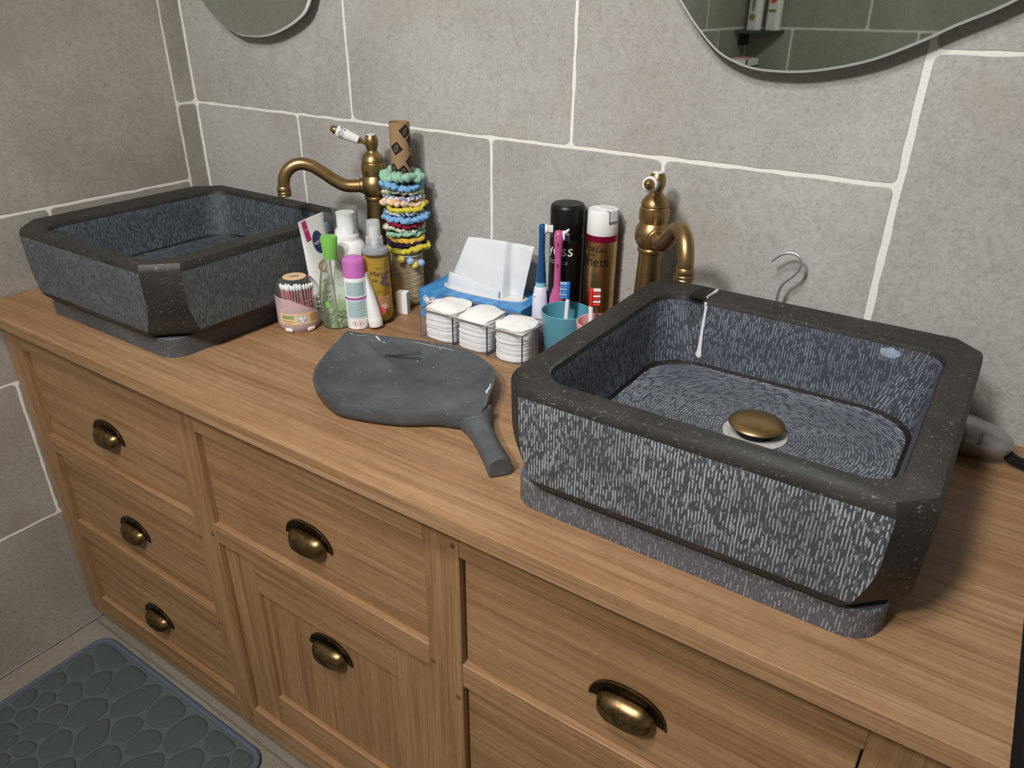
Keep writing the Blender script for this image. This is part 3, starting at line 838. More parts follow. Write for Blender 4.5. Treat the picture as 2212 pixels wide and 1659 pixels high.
# ------------------------------------------------------------------ faucets
def faucet(label, x, y, az, laz, lz=0.3225):
    t = thing('faucet', label, 'faucet', (x, y, H), 0, 'aged brass faucets')
    prof = [(0.0, 0.0), (0.030, 0.0), (0.030, 0.006), (0.026, 0.010), (0.0245, 0.016), (0.0178, 0.190), (0.0182, 0.193), (0.0206, 0.195), (0.0206, 0.1985), (0.0190, 0.2005),
            (0.0225, 0.206), (0.0258, 0.213), (0.0268, 0.2215), (0.0256, 0.230), (0.0218, 0.237), (0.0207, 0.2392), (0.0222, 0.243), (0.0229, 0.250), (0.0227, 0.257), (0.0222, 0.2605), (0.0206, 0.2615), (0.0199, 0.2632), (0.0212, 0.2652),
            (0.0205, 0.2690), (0.0180, 0.2745), (0.0135, 0.2795), (0.0100, 0.2825), (0.0092, 0.2855), (0.0105, 0.2895), (0.0122, 0.2945), (0.0127, 0.300), (0.0120, 0.306), (0.0104, 0.3105), (0.0092, 0.3125), (0.0, 0.3125)]
    mesh('body', lathe(prof, 40), M_BRASS, t, smooth=38)
    mesh('cap_disc', lathe([(0.0, 0.3120), (0.0084, 0.3120), (0.0080, 0.3137), (0.0, 0.3142)], 24), M_PORC, t, smooth=40)
    d = Vector((math.cos(az), math.sin(az), 0))
    cl = [(0.015, 0.2205), (0.040, 0.2200), (0.056, 0.2222), (0.074, 0.2320), (0.094, 0.2470), (0.113, 0.2590), (0.131, 0.2635), (0.147, 0.2595), (0.159, 0.2490), (0.1655, 0.2350), (0.1675, 0.2180)]
    P = catmull([d * r + Vector((0, 0, z)) for r, z in cl], 6)
    n = len(P); rad = [0.0122 - 0.0014 * i / n for i in range(n)]
    mesh('spout', tube(P, rad, 20), M_BRASS, t, smooth=50)
    tip = d * 0.1676
    mesh('aerator', mv(lathe([(0.0, 0.2045), (0.0105, 0.2045), (0.0122, 0.2050), (0.0128, 0.2072), (0.0120, 0.2085), (0.0130, 0.2105), (0.0130, 0.2120), (0.0121, 0.2135), (0.0126, 0.2155), (0.0126, 0.2215), (0.0112, 0.2235), (0.0, 0.2235)], 28), tip), M_BRASS, t, smooth=40)
    mesh('spout_collar', xf(lathe([(0.0142, 0.018), (0.0142, 0.0255), (0.0134, 0.0272), (0.0120, 0.0280)], 28), Matrix.Translation((0, 0, 0.2205)) @ Matrix.Rotation(az, 4, 'Z') @ Matrix.Rotation(PI / 2, 4, 'Y')), M_BRASS, t, smooth=50)
    e = Vector((math.cos(laz), math.sin(laz), 0))
    a = e * 0.008 + Vector((0, 0, 0.2965)); b = e * 0.070 + Vector((0, 0, lz)); ax = (b - a)
    L = ax.length; rot = ax.to_track_quat('Z', 'Y').to_matrix().to_4x4(); m4 = Matrix.Translation(a) @ rot
    mesh('lever_stem', xf(lathe([(0.0, 0.0), (0.0042, 0.0), (0.0036, 0.010), (0.0058, 0.0145), (0.0066, 0.0165), (0.0, 0.0165)], 18), m4), M_BRASS, t, smooth=40)
    mesh('lever_grip', xf(lathe([(0.0, 0.0165), (0.0058, 0.0168), (0.0062, 0.022), (0.0082, 0.046), (0.0088, 0.053), (0.0083, 0.0575), (0.0070, 0.0592), (0.0, 0.0592)], 24), m4 @ Matrix.Diagonal((1.26, 1.26, 1, 1))), M_PORC, t, smooth=50)
    mesh('lever_band', xf(lathe_open([(0.00805, 0.0435), (0.0089, 0.0490), (0.00895, 0.0520), (0.0087, 0.0540)], 24), m4 @ Matrix.Diagonal((1.275, 1.275, 1, 1))), M_BLUEBAND, t, smooth=60)
    mesh('lever_tip', xf(lathe([(0.0, 0.0588), (0.0060, 0.0590), (0.0068, 0.0605), (0.0063, 0.0640), (0.0050, 0.0680), (0.0036, 0.0706), (0.0, 0.0718)], 20), m4 @ Matrix.Diagonal((1.15, 1.15, 1, 1))), M_BRASS, t, smooth=50)
    return t
M_BLUEBAND = spots('blue_flower_band', (236, 234, 230), [(52, 58, 98), (60, 66, 110)], 330, 0.3)
faucet('aged brass faucet beside the far basin, lever pointing away to the left', 0.611, -0.065, math.radians(224), math.radians(213))
faucet('aged brass faucet behind the foreground basin, lever pointing at the viewer', 1.186, -0.065, math.radians(-50.5), math.radians(-76), 0.310)

# ------------------------------------------------------------------ mirrors
def mirror(label, pts, y=-0.022):
    P = catmull([(x, z, 0) for x, z in pts] + [(pts[0][0], pts[0][1], 0)], 8)[:-1]
    ol = [(p.x, p.y) for p in P]
    area = sum(ol[i][0] * ol[(i + 1) % len(ol)][1] - ol[(i + 1) % len(ol)][0] * ol[i][1] for i in range(len(ol)))
    if area < 0: ol.reverse()
    cx = sum(p[0] for p in ol) / len(ol); cz = sum(p[1] for p in ol) / len(ol)
    ol = [(x - cx, z - cz) for x, z in ol]
    t = thing('wall_mirror', label, 'mirror', (cx, 0, cz), 0, 'organic wall mirrors')
    m4 = Matrix.Rotation(PI / 2, 4, 'X')
    V, Fc = prism(ol, -0.0 - y - 0.006, -y, 0.0032)
    fm = [1] * (len(Fc) - 2) + [0, 1]
    o = mesh('mirror_glass', xf((V, Fc), m4), [M_MIRROR, M_MEDGE], t, fm=fm)
    ins = inset(ol, 0.035)
    o2 = mesh('backing', xf(prism(ins, 0.0, -y - 0.0062), m4), M_BLACK, t)
    return t
mirror('organic wall mirror above the foreground basin, reflecting the shower', [(1.177, 1.3862), (1.2036, 1.3553), (1.2375, 1.3246), (1.2689, 1.3097), (1.3017, 1.3026), (1.3506, 1.3023), (1.3958, 1.309), (1.4427, 1.3219), (1.4897, 1.3432), (1.52, 1.3599), (1.5767, 1.3889),
        (1.66, 1.45), (1.70, 1.55), (1.68, 1.68), (1.60, 1.80), (1.45, 1.88), (1.30, 1.85), (1.19, 1.75), (1.13, 1.60), (1.135, 1.46)], -0.03)
mirror('organic wall mirror above the far basin, reflecting plain tiles', [(0.119, 1.3791), (0.1455, 1.3537), (0.1777, 1.3327), (0.2184, 1.3174), (0.2467, 1.3139), (0.2966, 1.3145), (0.3468, 1.3242), (0.4037, 1.3457), (0.4403, 1.3736),
        (0.47, 1.44), (0.49, 1.55), (0.47, 1.68), (0.40, 1.79), (0.30, 1.85), (0.20, 1.84), (0.11, 1.76), (0.06, 1.62), (0.065, 1.48)], -0.03)

# ------------------------------------------------------------------ leaf-shaped stone tray and hairpin
def leaf_tray():
    ol = [(0.7395, -0.2904), (0.7875, -0.2761), (0.8377, -0.2599), (0.8869, -0.244), (0.9286, -0.2375), (0.9734, -0.2391), (1.0135, -0.2552), (1.0404, -0.2744), (1.0634, -0.3094), (1.0780, -0.3420),
          (1.0920, -0.3700), (1.0960, -0.3960), (1.0794, -0.4076), (1.049, -0.4185), (1.0055, -0.4489), (0.9675, -0.4657), (0.9237, -0.4783), (0.8971, -0.4802), (0.8491, -0.463), (0.8196, -0.4407), (0.7957, -0.408), (0.7660, -0.350)]
    C0 = Vector((0.925, -0.362))
    P = catmull([(x, y, 0) for x, y in ol] + [(ol[0][0], ol[0][1], 0)], 5)[:-1]
    P = [(p.x - C0.x, p.y - C0.y) for p in P]
    if sum(P[i][0] * P[(i + 1) % len(P)][1] - P[(i + 1) % len(P)][0] * P[i][1] for i in range(len(P))) < 0: P.reverse()
    tipv = Vector((0.7395 - C0.x, -0.2904 - C0.y)); nk = Vector((1.094 - C0.x, -0.388 - C0.y)); ax = (nk - tipv).normalized(); pr = Vector((-ax.y, ax.x))
    n = len(P); V = []; Fc = []
    def ring(s, zf):
        for x, y in P:
            q = Vector((x * s, y * s)); V.append(Vector((q.x, q.y, zf(q))))
    def bowl(q, depth):
        d = abs((q - tipv).dot(pr)); rib = 0.006 * math.exp(-(d / 0.010) ** 2)
        h = (q - (tipv + ax * 0.215)).dot(pr) / 0.05; k = (q - tipv).dot(ax) - 0.20
        dimple = 0.003 * math.sin(k * 26) * math.exp(-(abs(d) - 0.045) ** 2 / 0.0016)
        return 0.030 - depth + (rib * min(1, depth / 0.006) if depth > 0 else 0) + dimple * min(1, depth / 0.01)
    ring(0.55, lambda q: 0.0); ring(0.90, lambda q: 0.0); ring(0.955, lambda q: 0.003); ring(0.982, lambda q: 0.011); ring(0.996, lambda q: 0.021); ring(1.0, lambda q: 0.0285); ring(0.996, lambda q: 0.0302); ring(0.985, lambda q: 0.0305)
    for s, d in ((0.965, 0.001), (0.94, 0.0035), (0.90, 0.0068), (0.84, 0.0098), (0.76, 0.0122), (0.66, 0.0140), (0.56, 0.0150), (0.46, 0.0155), (0.36, 0.0158), (0.26, 0.016), (0.16, 0.016), (0.07, 0.016)):
        ring(s, lambda q, d=d: bowl(q, d))
    R = len(V) // n
    for k in range(R - 1):
        for i in range(n):
            j = (i + 1) % n; Fc.append((k * n + i, k * n + j, (k + 1) * n + j, (k + 1) * n + i))
    Fc.append(tuple(range(n - 1, -1, -1))); Fc.append(tuple(range((R - 1) * n, R * n)))
    # stalk: tapering bar with rounded section
    a = Vector((1.070 - C0.x, -0.375 - C0.y, 0.0145)); b = Vector((1.1838 - C0.x, -0.4667 - C0.y, 0.0145)); d = (b - a).normalized(); sd = Vector((-d.y, d.x, 0))
    SV = []; SF = []; sect = [(-1.0, -0.0), (-0.86, -1.0), (0.86, -1.0), (1.0, 0.0), (0.86, 0.62), (0.30, 0.96), (-0.30, 0.96), (-0.86, 0.62)]
    st = [(0.0, 0.034, 0.0125, 0.0125), (0.12, 0.0250, 0.0140, 0.0152), (0.26, 0.0180, 0.0145, 0.0155), (0.42, 0.0148, 0.0145, 0.0152), (0.7, 0.0140, 0.0145, 0.0145), (0.97, 0.0160, 0.0145, 0.0140), (1.0, 0.0145, 0.0125, 0.0122)]
    for t, wd, lo, hi in st:
        c = a + (b - a) * t
        for x, z in sect: SV.append(c + sd * x * wd + Vector((0, 0, z * (hi if z > 0 else lo))))
    m = len(sect)
    for k in range(len(st) - 1):
        for i in range(m):
            j = (i + 1) % m; SF.append((k * m + i, k * m + j, (k + 1) * m + j, (k + 1) * m + i))
    SF.append(tuple(range(m - 1, -1, -1))); SF.append(tuple(range((len(st) - 1) * m, len(st) * m)))
    t = thing('leaf_tray', 'dark marble leaf-shaped tray with a stalk handle on the countertop', 'tray', (C0.x, C0.y, H))
    o = mesh('dish', (V, Fc), M_LEAF, t, smooth=60)
    o = mesh('stalk', (SV, SF), M_LEAF, t, smooth=50); fix_normals(o)
    # pale calcite flecks along the edge
    bvh = BVHTree.FromPolygons(V, Fc)
    def fleck(pts, w):
        FV = []; FF = []
        Q = []
        for x, y, z in pts:
            hit = bvh.ray_cast(Vector((x - C0.x, y - C0.y, 0.1)), Vector((0, 0, -1)))[0]
            Q.append(Vector((x - C0.x, y - C0.y, (hit.z if hit else 0.03) + 0.0003)))
        for i, p in enumerate(Q):
            dd = (Q[min(i + 1, len(Q) - 1)] - Q[max(i - 1, 0)]); s = Vector((-dd.y, dd.x, 0)).normalized() * w[i]
            FV += [p - s, p + s]
        for i in range(len(Q) - 1): FF.append((2 * i, 2 * i + 1, 2 * i + 3, 2 * i + 2))
        o = mesh('calcite_fleck', (FV, FF), M_VEIN, t); fix_normals(o)
    fleck([(0.862, -0.2575, 0.0303), (0.885, -0.2515, 0.0304), (0.905, -0.2475, 0.0304), (0.925, -0.2445, 0.0305), (0.937, -0.2445, 0.0305)], [0.0004, 0.0013, 0.0009, 0.0010, 0.0004])
    fleck([(0.796, -0.2772, 0.0305), (0.803, -0.2790, 0.0304), (0.809, -0.2815, 0.0300)], [0.0022, 0.0028, 0.0006])
    fleck([(1.056, -0.3085, 0.0306), (1.063, -0.3200, 0.0306), (1.0665, -0.3320, 0.0306), (1.070, -0.338, 0.0306)], [0.0006, 0.0016, 0.0028, 0.0008])
    fleck([(0.742, -0.2960, 0.0305), (0.756, -0.2965, 0.0302), (0.770, -0.2925, 0.0298), (0.782, -0.2830, 0.0304)], [0.0004, 0.0008, 0.0006, 0.0003])
    return t
leaf_tray()
hp = [(0.8425, -0.3075, 0.0165), (0.858, -0.2965, 0.0167), (0.876, -0.2845, 0.0195), (0.8865, -0.2755, 0.0215), (0.889, -0.2745, 0.0215)]
hp2 = [(0.8425, -0.3075, 0.0165), (0.860, -0.3010, 0.0162), (0.880, -0.2930, 0.0165), (0.899, -0.2850, 0.0185)]
o = mesh('hairpin', cat(tube([Vector(p) - Vector((0.87, -0.29, 0)) for p in catmull(hp, 5)], 0.0009, 8), tube([Vector(p) - Vector((0.87, -0.29, 0)) for p in catmull(hp2, 5)], 0.0008, 8),
         mv(lathe([(0, -0.0012), (0.0013, 0), (0, 0.0012)], 8), Vector(hp[-1]) - Vector((0.87, -0.29, 0))), mv(lathe([(0, -0.0012), (0.0013, 0), (0, 0.0012)], 8), Vector(hp2[-1]) - Vector((0.87, -0.29, 0)))), M_BLACK, None, (0.87, -0.29, H + 0.0012), smooth=60)
tag(o, 'black metal hairpin lying in the leaf-shaped tray', 'hairpin')

# ------------------------------------------------------------------ bath mat
def bath_mat():
    x0, x1, y0, y1 = 0.079, 0.668, -0.955, -0.552
    cx, cy = (x0 + x1) / 2, (y0 + y1) / 2
    t = thing('bath_mat', 'grey-green bath mat with padded pebble shapes on the floor', 'bath mat', (cx, cy, 0.0))
    ol = [(x - cx, y - cy) for x, y in rrect(x0, x1, y0, y1, 0.04, 10, 8)]
    mesh('backing', prism(ol, 0.0, 0.007, 0.002), M_MATG, t, smooth=40)
    pip = [Vector((x, y, 0.0065)) for x, y in inset(ol, 0.005)]
    mesh('piping', tube(pip, 0.0065, 8, closed=True), M_MATB, t, smooth=80)
    rnd = random.Random(11)
    bx0, bx1, by0, by1 = x0 - cx + 0.013, x1 - cx - 0.013, y0 - cy + 0.013, y1 - cy - 0.013
    pts = [Vector((rnd.uniform(bx0, bx1), rnd.uniform(by0, by1))) for _ in range(54)]
    def cell(i):
        poly = [Vector((bx0, by0)), Vector((bx1, by0)), Vector((bx1, by1)), Vector((bx0, by1))]
        p = pts[i]
        for j, q in enumerate(pts):
            if j == i: continue
            mid = (p + q) / 2; nn = q - p; new = []
            for k in range(len(poly)):
                a, b = poly[k], poly[(k + 1) % len(poly)]; da = (a - mid).dot(nn); db = (b - mid).dot(nn)
                if da <= 0: new.append(a)
                if (da < 0 and db > 0) or (da > 0 and db < 0): new.append(a + (b - a) * (da / (da - db)))
            poly = new
            if len(poly) < 3: break
        return poly
    for it in range(3):
        pts = [sum(c, Vector((0, 0))) / len(c) if len(c) > 2 else pts[i] for i, c in ((i, cell(i)) for i in range(len(pts)))]
    for i in range(len(pts)):
        c = cell(i)
        if len(c) < 3: continue
        for _ in range(3):
            c = [q for k in range(len(c)) for q in (c[k] * 0.75 + c[(k + 1) % len(c)] * 0.25, c[k] * 0.25 + c[(k + 1) % len(c)] * 0.75)]
        m = sum(c, Vector((0, 0))) / len(c); c = [q - m for q in c]
        # keep about 20 points
        step = max(1, len(c) // 20); c = c[::step]; n = len(c); V = []; Fc = []
        r = sum(q.length for q in c) / n; h = 0.0028 + rnd.uniform(0, 0.002)
        for s, z in ((1 - 0.0025 / r, 0.0), (1 - 0.004 / r, h * 0.55), (0.78, h * 0.9), (0.45, h)):
            V += [Vector((q.x * s, q.y * s, z)) for q in c]
        for k in range(3):
            for a in range(n):
                b = (a + 1) % n; Fc.append((k * n + a, k * n + b, (k + 1) * n + b, (k + 1) * n + a))
        Fc.append(tuple(range(3 * n, 4 * n)))
        mesh('pebble_pad', (V, Fc), M_MATP, t, (m.x, m.y, 0.0068), smooth=170)
bath_mat()

# ------------------------------------------------------------------ cotton bud jar
M_CLEAR = clear('clear_plastic', (246, 248, 248), 0.25, 0.1, 0.05)
M_CLEARG = clear('clear_glassy_bottle', (244, 248, 242), 0.3, 0.06, 0.06)
M_PINKT = clear('pink_frosted_plastic', (248, 222, 225), 0.3, 0.3, 0.5)
M_KRAFT = plain('kraft_label', (222, 190, 146), 0.8)
M_KRAFTD = plain('brown_print', (132, 96, 60), 0.8)
M_NAVY = plain('navy_print', (30, 44, 128), 0.6)
M_WPRINT = plain('white_print', (242, 242, 242), 0.6)
M_GREENP = plain('green_print', (112, 146, 60), 0.7)
M_PINKSTICK = plain('pink_paper_stick', (232, 140, 146), 0.7)
def lotus(parent, R, a0, z, s, flat=None):
    parts = [(heart(s * 1.22), M_LBLUE, 0.0002), (heart(s * 1.12), M_WPRINT, 0.0004), (heart(s * 1.02), M_NAVY, 0.0006), (heart(s * 0.92), M_WPRINT, 0.0008), (mv(text_vf('Lotus', s * 0.72), (0, -s * 0.10, 0)), M_NAVY, 0.001),
             (mv(disc_vf(s * 0.16, s * 0.10, 10), (s * 0.25, s * 0.36, 0)), M_NAVY, 0.001)]
    for i, (vf, m, h) in enumerate(parts):
        nm = 'heart_logo' if i < 4 else ('lettering' if i == 4 else 'logo_bird')
        if flat is None: o = mesh(nm, wrap(vf, R + h, a0, z), m, parent)
        else: o = mesh(nm, xf(mv(vf, (0, 0, h)), flat), m, parent)
M_LBLUE = plain('pale_blue_print', (150, 196, 232), 0.6)
def bud_jar():
    x, y = 0.6015, -0.2745; az = face_az(x, y)
    t = thing('cotton_bud_jar', 'clear jar with pink frosted front and kraft label holding cotton buds', 'jar', (x, y, H))
    r = 0.0375
    mesh('clear_shell', lathe([(0.0, 0.002), (0.030, 0.002), (0.034, 0.005), (0.0368, 0.016), (0.0368, 0.066), (0.035, 0.080), (0.030, 0.090), (0.022, 0.0945), (0.0, 0.095)], 40), M_CLEAR, t, smooth=60)
    # pink sleeve with its slanting cut, high on the left
    V = []; Fc = []; n = 48; rows = 10
    for j in range(rows + 1):
        for i in range(n + 1):
            a = az - PI * 0.62 + (PI * 1.24) * i / n; u = i / n
            top = 0.070 - 0.006 * min(u / 0.45, 1) - 0.036 * max(0, min(1, (u - 0.42) / 0.42)) ** 1.1
            bot = 0.0
            z = bot + (top - bot) * j / rows
            rr = r + 0.0006 if z > 0.016 else r + 0.0006 - 0.007 * ((0.016 - z) / 0.016) ** 2
            V.append(Vector((rr * math.cos(a), rr * math.sin(a), z)))
    for j in range(rows):
        for i in range(n):
            p = j * (n + 1) + i; Fc.append((p, p + 1, p + n + 2, p + n + 1))
    mesh('pink_sleeve', (V, Fc), M_PINKT, t, smooth=60)
    mesh('label_band', wrap(rect_vf(-0.040, 0.037, -0.0105, 0.0105, 24), r + 0.0012, az, 0.0275, 0.0), M_KRAFT, t, smooth=170)
    mesh('label_green', wrap(rect_vf(-0.030, -0.008, 0.001, 0.0068, 8), r + 0.0016, az - 0.06, 0.0275), M_GREENP, t)
    mesh('lettering', wrap(text_vf('100% COTON BIO', 0.0030), r + 0.0018, az - 0.57, 0.0310), M_WPRINT, t)
    mesh('lettering', wrap(mv(text_vf('100% RECYCLE', 0.0032), (0, 0, 0)), r + 0.0016, az - 0.57, 0.0238), M_KRAFTD, t)
    mesh('lettering', wrap(mv(text_vf('cotons tiges', 0.0026), (0, 0, 0)), r + 0.0016, az - 0.57, 0.0202), M_KRAFTD, t)
    mesh('label_block', wrap(rect_vf(0.0195, 0.034, -0.0065, 0.0075, 6), r + 0.0016, az, 0.0275), plain('brown_small_print', (188, 146, 92), 0.8, vary=0.35, bscale=900), t)
    lotus(t, r + 0.0012, az + 0.12, 0.0272, 0.0078)
    mesh('top_sticker', lathe([(0.0, 0.0958), (0.0205, 0.0956), (0.0206, 0.0950)], 32), M_KRAFT, t, smooth=40)
    mesh('sticker_mark', xf(mv(rect_vf(-0.0075, 0.0075, -0.004, 0.004), (0, 0, 0)), Matrix.Translation((0, 0, 0.0961)) @ Matrix.Rotation(az + PI / 2, 4, 'Z')), plain('grey_print', (150, 142, 134), 0.8), t)
    for da in (-0.62, 0.55):
        for k in (-1, 0, 1):
            a = az + da + k * 0.13
            mesh('paw', xf(lathe([(0.0, -0.0052), (0.0024, -0.004), (0.0036, 0.0), (0.0026, 0.004), (0.0, 0.0055)], 12), Matrix.Translation((0.0348 * math.cos(a), 0.0348 * math.sin(a), 0.0058)) @ Matrix.Diagonal((0.9, 0.9, 0.95, 1))), M_PINKW, t, smooth=170)
    # the buds
    bud = [lathe([(0.0, -0.036), (0.0009, -0.0355), (0.0010, 0.0355), (0.0, 0.036)], 8), lathe([(0.0, 0.0265), (0.0012, 0.027), (0.0024, 0.030), (0.0026, 0.034), (0.0019, 0.0375), (0.0, 0.0388)], 8), None]
    m1 = None
    rnd = random.Random(5)
    places = []
    for i in range(11):
        a = az - 1.28 + i * 0.165; places.append((0.0265 * math.cos(a), 0.0265 * math.sin(a), 0.049, rnd.uniform(-0.05, 0.05), rnd.uniform(-0.05, 0.05)))
    for i in range(4):
        a = az + 0.54 + i * 0.17; places.append((0.0290 * math.cos(a), 0.0290 * math.sin(a), 0.049, 0.0, 0.06 * (i - 1)))
    for i in range(5):
        a = az - 1.0 + i * 0.36; places.append((0.017 * math.cos(a), 0.017 * math.sin(a), 0.048, rnd.uniform(-0.06, 0.06), rnd.uniform(-0.06, 0.06)))
    root = None
    for i, (px, py, pz, rx, ry) in enumerate(places):
        lab = 'pink-stemmed cotton bud standing upright in the pink-fronted jar'
        if root is None:
            root = thing('cotton_bud', lab, 'cotton bud', (0, 0, 0), 0, 'cotton buds in the jar'); kids = []
            kids.append(mesh('stick', bud[0], M_PINKSTICK, root, smooth=60)); kids.append(mesh('tip', bud[1], M_COTTON, root, smooth=60))
            kids.append(mesh('tip', xf(bud[1], Matrix.Rotation(PI, 4, 'X')), M_COTTON, root, smooth=60)); e = root
        else:
            e = root.copy(); COL.objects.link(e)
            for k in kids:
                c = k.copy(); COL.objects.link(c); c.parent = e
        e.location = (x + px, y + py, H + pz); e.rotation_euler = (rx, ry, 0)
    # three that poke out sideways over the cut
    for i, (dz, da, el) in enumerate(((0.052, 0.86, 0.35), (0.046, 0.95, 0.2), (0.041, 0.98, 0.08))):
        e = root.copy(); COL.objects.link(e)
        for k in kids:
            c = k.copy(); COL.objects.link(c); c.parent = e
        e['label'] = ('upper', 'middle', 'lower')[i] + ' of three cotton buds poking sideways out of the pink-fronted jar'
        d = Vector((math.cos(az + da + 0.55), math.sin(az + da + 0.55), el)).normalized()
        e.location = (x + 0.004 * math.cos(az + da), y + 0.004 * math.sin(az + da), H + dz - 0.008 + 0.0)
        e.rotation_euler = d.to_track_quat('Z', 'Y').to_euler()
M_PINKW = plain('frosted_white_plastic', (242, 232, 230), 0.5, sss=0.2)
bud_jar()

# ------------------------------------------------------------------ bottles and tubes left of the tissue box
M_GREEN = plain('green_plastic', (122, 192, 84), 0.42, sss=0.15)
M_OIL = clear('golden_oil', (250, 222, 92), 0.15, 0.05, 0.52)
M_GREYC = plain('grey_collar', (150, 154, 156), 0.4)
M_FROST = clear('frosted_clear_plastic', (240, 243, 245), 0.3, 0.25, 0.42)
M_MAG = clear('magenta_cap', (230, 144, 220), 0.25, 0.12, 0.6)
M_DARKINK = plain('dark_print', (60, 54, 66), 0.6)
M_LIQ = clear('pale_green_lotion', (238, 244, 228), 0.2, 0.06, 0.08)

def green_bottle():
    x, y = 0.6505, -0.2290; az = face_az(x, y)
    t = thing('lotion_bottle', 'clear bottle with a tall bright green cap beside the pink-fronted jar', 'bottle', (x, y, H))
    mesh('bottle', lathe([(0.0, 0.0), (0.0255, 0.0), (0.0273, 0.003), (0.0273, 0.045), (0.0262, 0.066), (0.0236, 0.088), (0.0198, 0.106), (0.0165, 0.118), (0.0138, 0.124), (0.0120, 0.1275), (0.0120, 0.130)], 40), M_CLEARG, t, smooth=60)
    mesh('lotion', lathe([(0.0, 0.0015), (0.0240, 0.0015), (0.0255, 0.004), (0.0255, 0.040), (0.0, 0.0405)], 36), M_LIQ, t, smooth=40)
    mesh('cap', lathe([(0.0, 0.126), (0.0118, 0.126), (0.0122, 0.128), (0.0150, 0.1645), (0.0146, 0.1655), (0.0, 0.1662)], 36), M_GREEN, t, smooth=40)
    # leaf pattern pressed into the foot
    rnd = random.Random(3); L = []
    for i in range(54):
        a = az - 1.3 + 2.6 * rnd.random(); z = 0.004 + 0.032 * rnd.random(); l = 0.0035 + 0.003 * rnd.random()
        L.append(wrap(xf(disc_vf(0.0009, l, 8), Matrix.Rotation(rnd.uniform(-1, 1), 4, 'Z')), 0.0276, a, z))
    o = mesh('leaf_relief', cat(*L), plain('dark_green_print', (92, 104, 84), 0.5), t); o['kind'] = 'stuff'
    S = []
    for i in range(5):
        a = az - 1.05 + 0.05 * i; S.append(wrap(xf(disc_vf(0.0016, 0.012 - 0.0015 * i, 10), Matrix.Rotation(-0.2 + 0.25 * i, 4, 'Z')), 0.0272 - 0.0001 * i, a, 0.055 + 0.009 * i))
    mesh('printed_sprig', cat(*S), plain('olive_print', (140, 168, 92), 0.6), t)
    mesh('printed_mark', wrap(rect_vf(-0.004, 0.004, -0.006, 0.006, 3), 0.0275, az - 0.55, 0.048), M_GREEN, t)
green_bottle()

def purple_can():
    x, y = 0.6895, -0.2138; az = face_az(x, y); r = 0.0194
    t = thing('spray_can', 'small white spray can with a translucent magenta cap', 'spray can', (x, y, H))
    mesh('can', lathe([(0.0, 0.0), (0.0175, 0.0), (r, 0.002), (r, 0.094), (0.0182, 0.0985), (0.0165, 0.1015), (0.0, 0.1015)], 36), M_WHITE, t, smooth=40)
    mesh('cap', lathe([(0.0186, 0.0975), (r, 0.098), (r, 0.124), (0.0184, 0.1295), (0.0155, 0.1318), (0.0, 0.1322)], 36), M_MAG, t, smooth=50)
    mesh('nozzle', lathe([(0.0, 0.1015), (0.0075, 0.1015), (0.0065, 0.118), (0.0, 0.118)], 16), M_WHITE, t, smooth=40)
    e = 0.0002
    mesh('label_panel', wrap(rect_vf(-0.019, 0.019, 0.0, 0.027, 12), r + e, az, 0.064), plain('pale_aqua_print', (186, 214, 216), 0.6, vary=0.12, bscale=700), t)
    mesh('label_panel', wrap(rect_vf(-0.019, 0.019, 0.0, 0.034, 12), r + e, az, 0.022), plain('pale_aqua_print', (186, 214, 216), 0.6, vary=0.12, bscale=700), t)
    mesh('purple_stripe', wrap(rect_vf(-0.030, 0.030, -0.0022, 0.0022, 16), r + e, az, 0.0595), plain('purple_print', (176, 96, 176), 0.5), t)
    L = [wrap(rect_vf(-0.018, 0.018 - 0.004 * (i % 3), -0.00022, 0.00022, 10), r + 2 * e, az, 0.026 + 0.0021 * i) for i in range(14)] + [wrap(rect_vf(-0.018, 0.018 - 0.003 * (i % 2), -0.00022, 0.00022, 10), r + 2 * e, az, 0.067 + 0.0021 * i) for i in range(11)]
    o = mesh('small_print', cat(*L), plain('grey_ink', (120, 140, 150), 0.6), t); o['kind'] = 'stuff'
    dm = lambda s: xf(rect_vf(-s, s, -s, s), Matrix.Rotation(PI / 4, 4, 'Z'))
    for k, ch in ((-0.30, '*'), (0.18, '!')):
        mesh('hazard_diamond', wrap(dm(0.0045), r + 2 * e, az + k, 0.0125), plain('red_print', (206, 96, 70), 0.6), t)
        mesh('hazard_field', wrap(dm(0.0039), r + 3 * e, az + k, 0.0125), M_WPRINT, t)
        mesh('hazard_sign', wrap(text_vf(ch, 0.0085), r + 4 * e, az + k, 0.0125), M_BLACK, t)
purple_can()

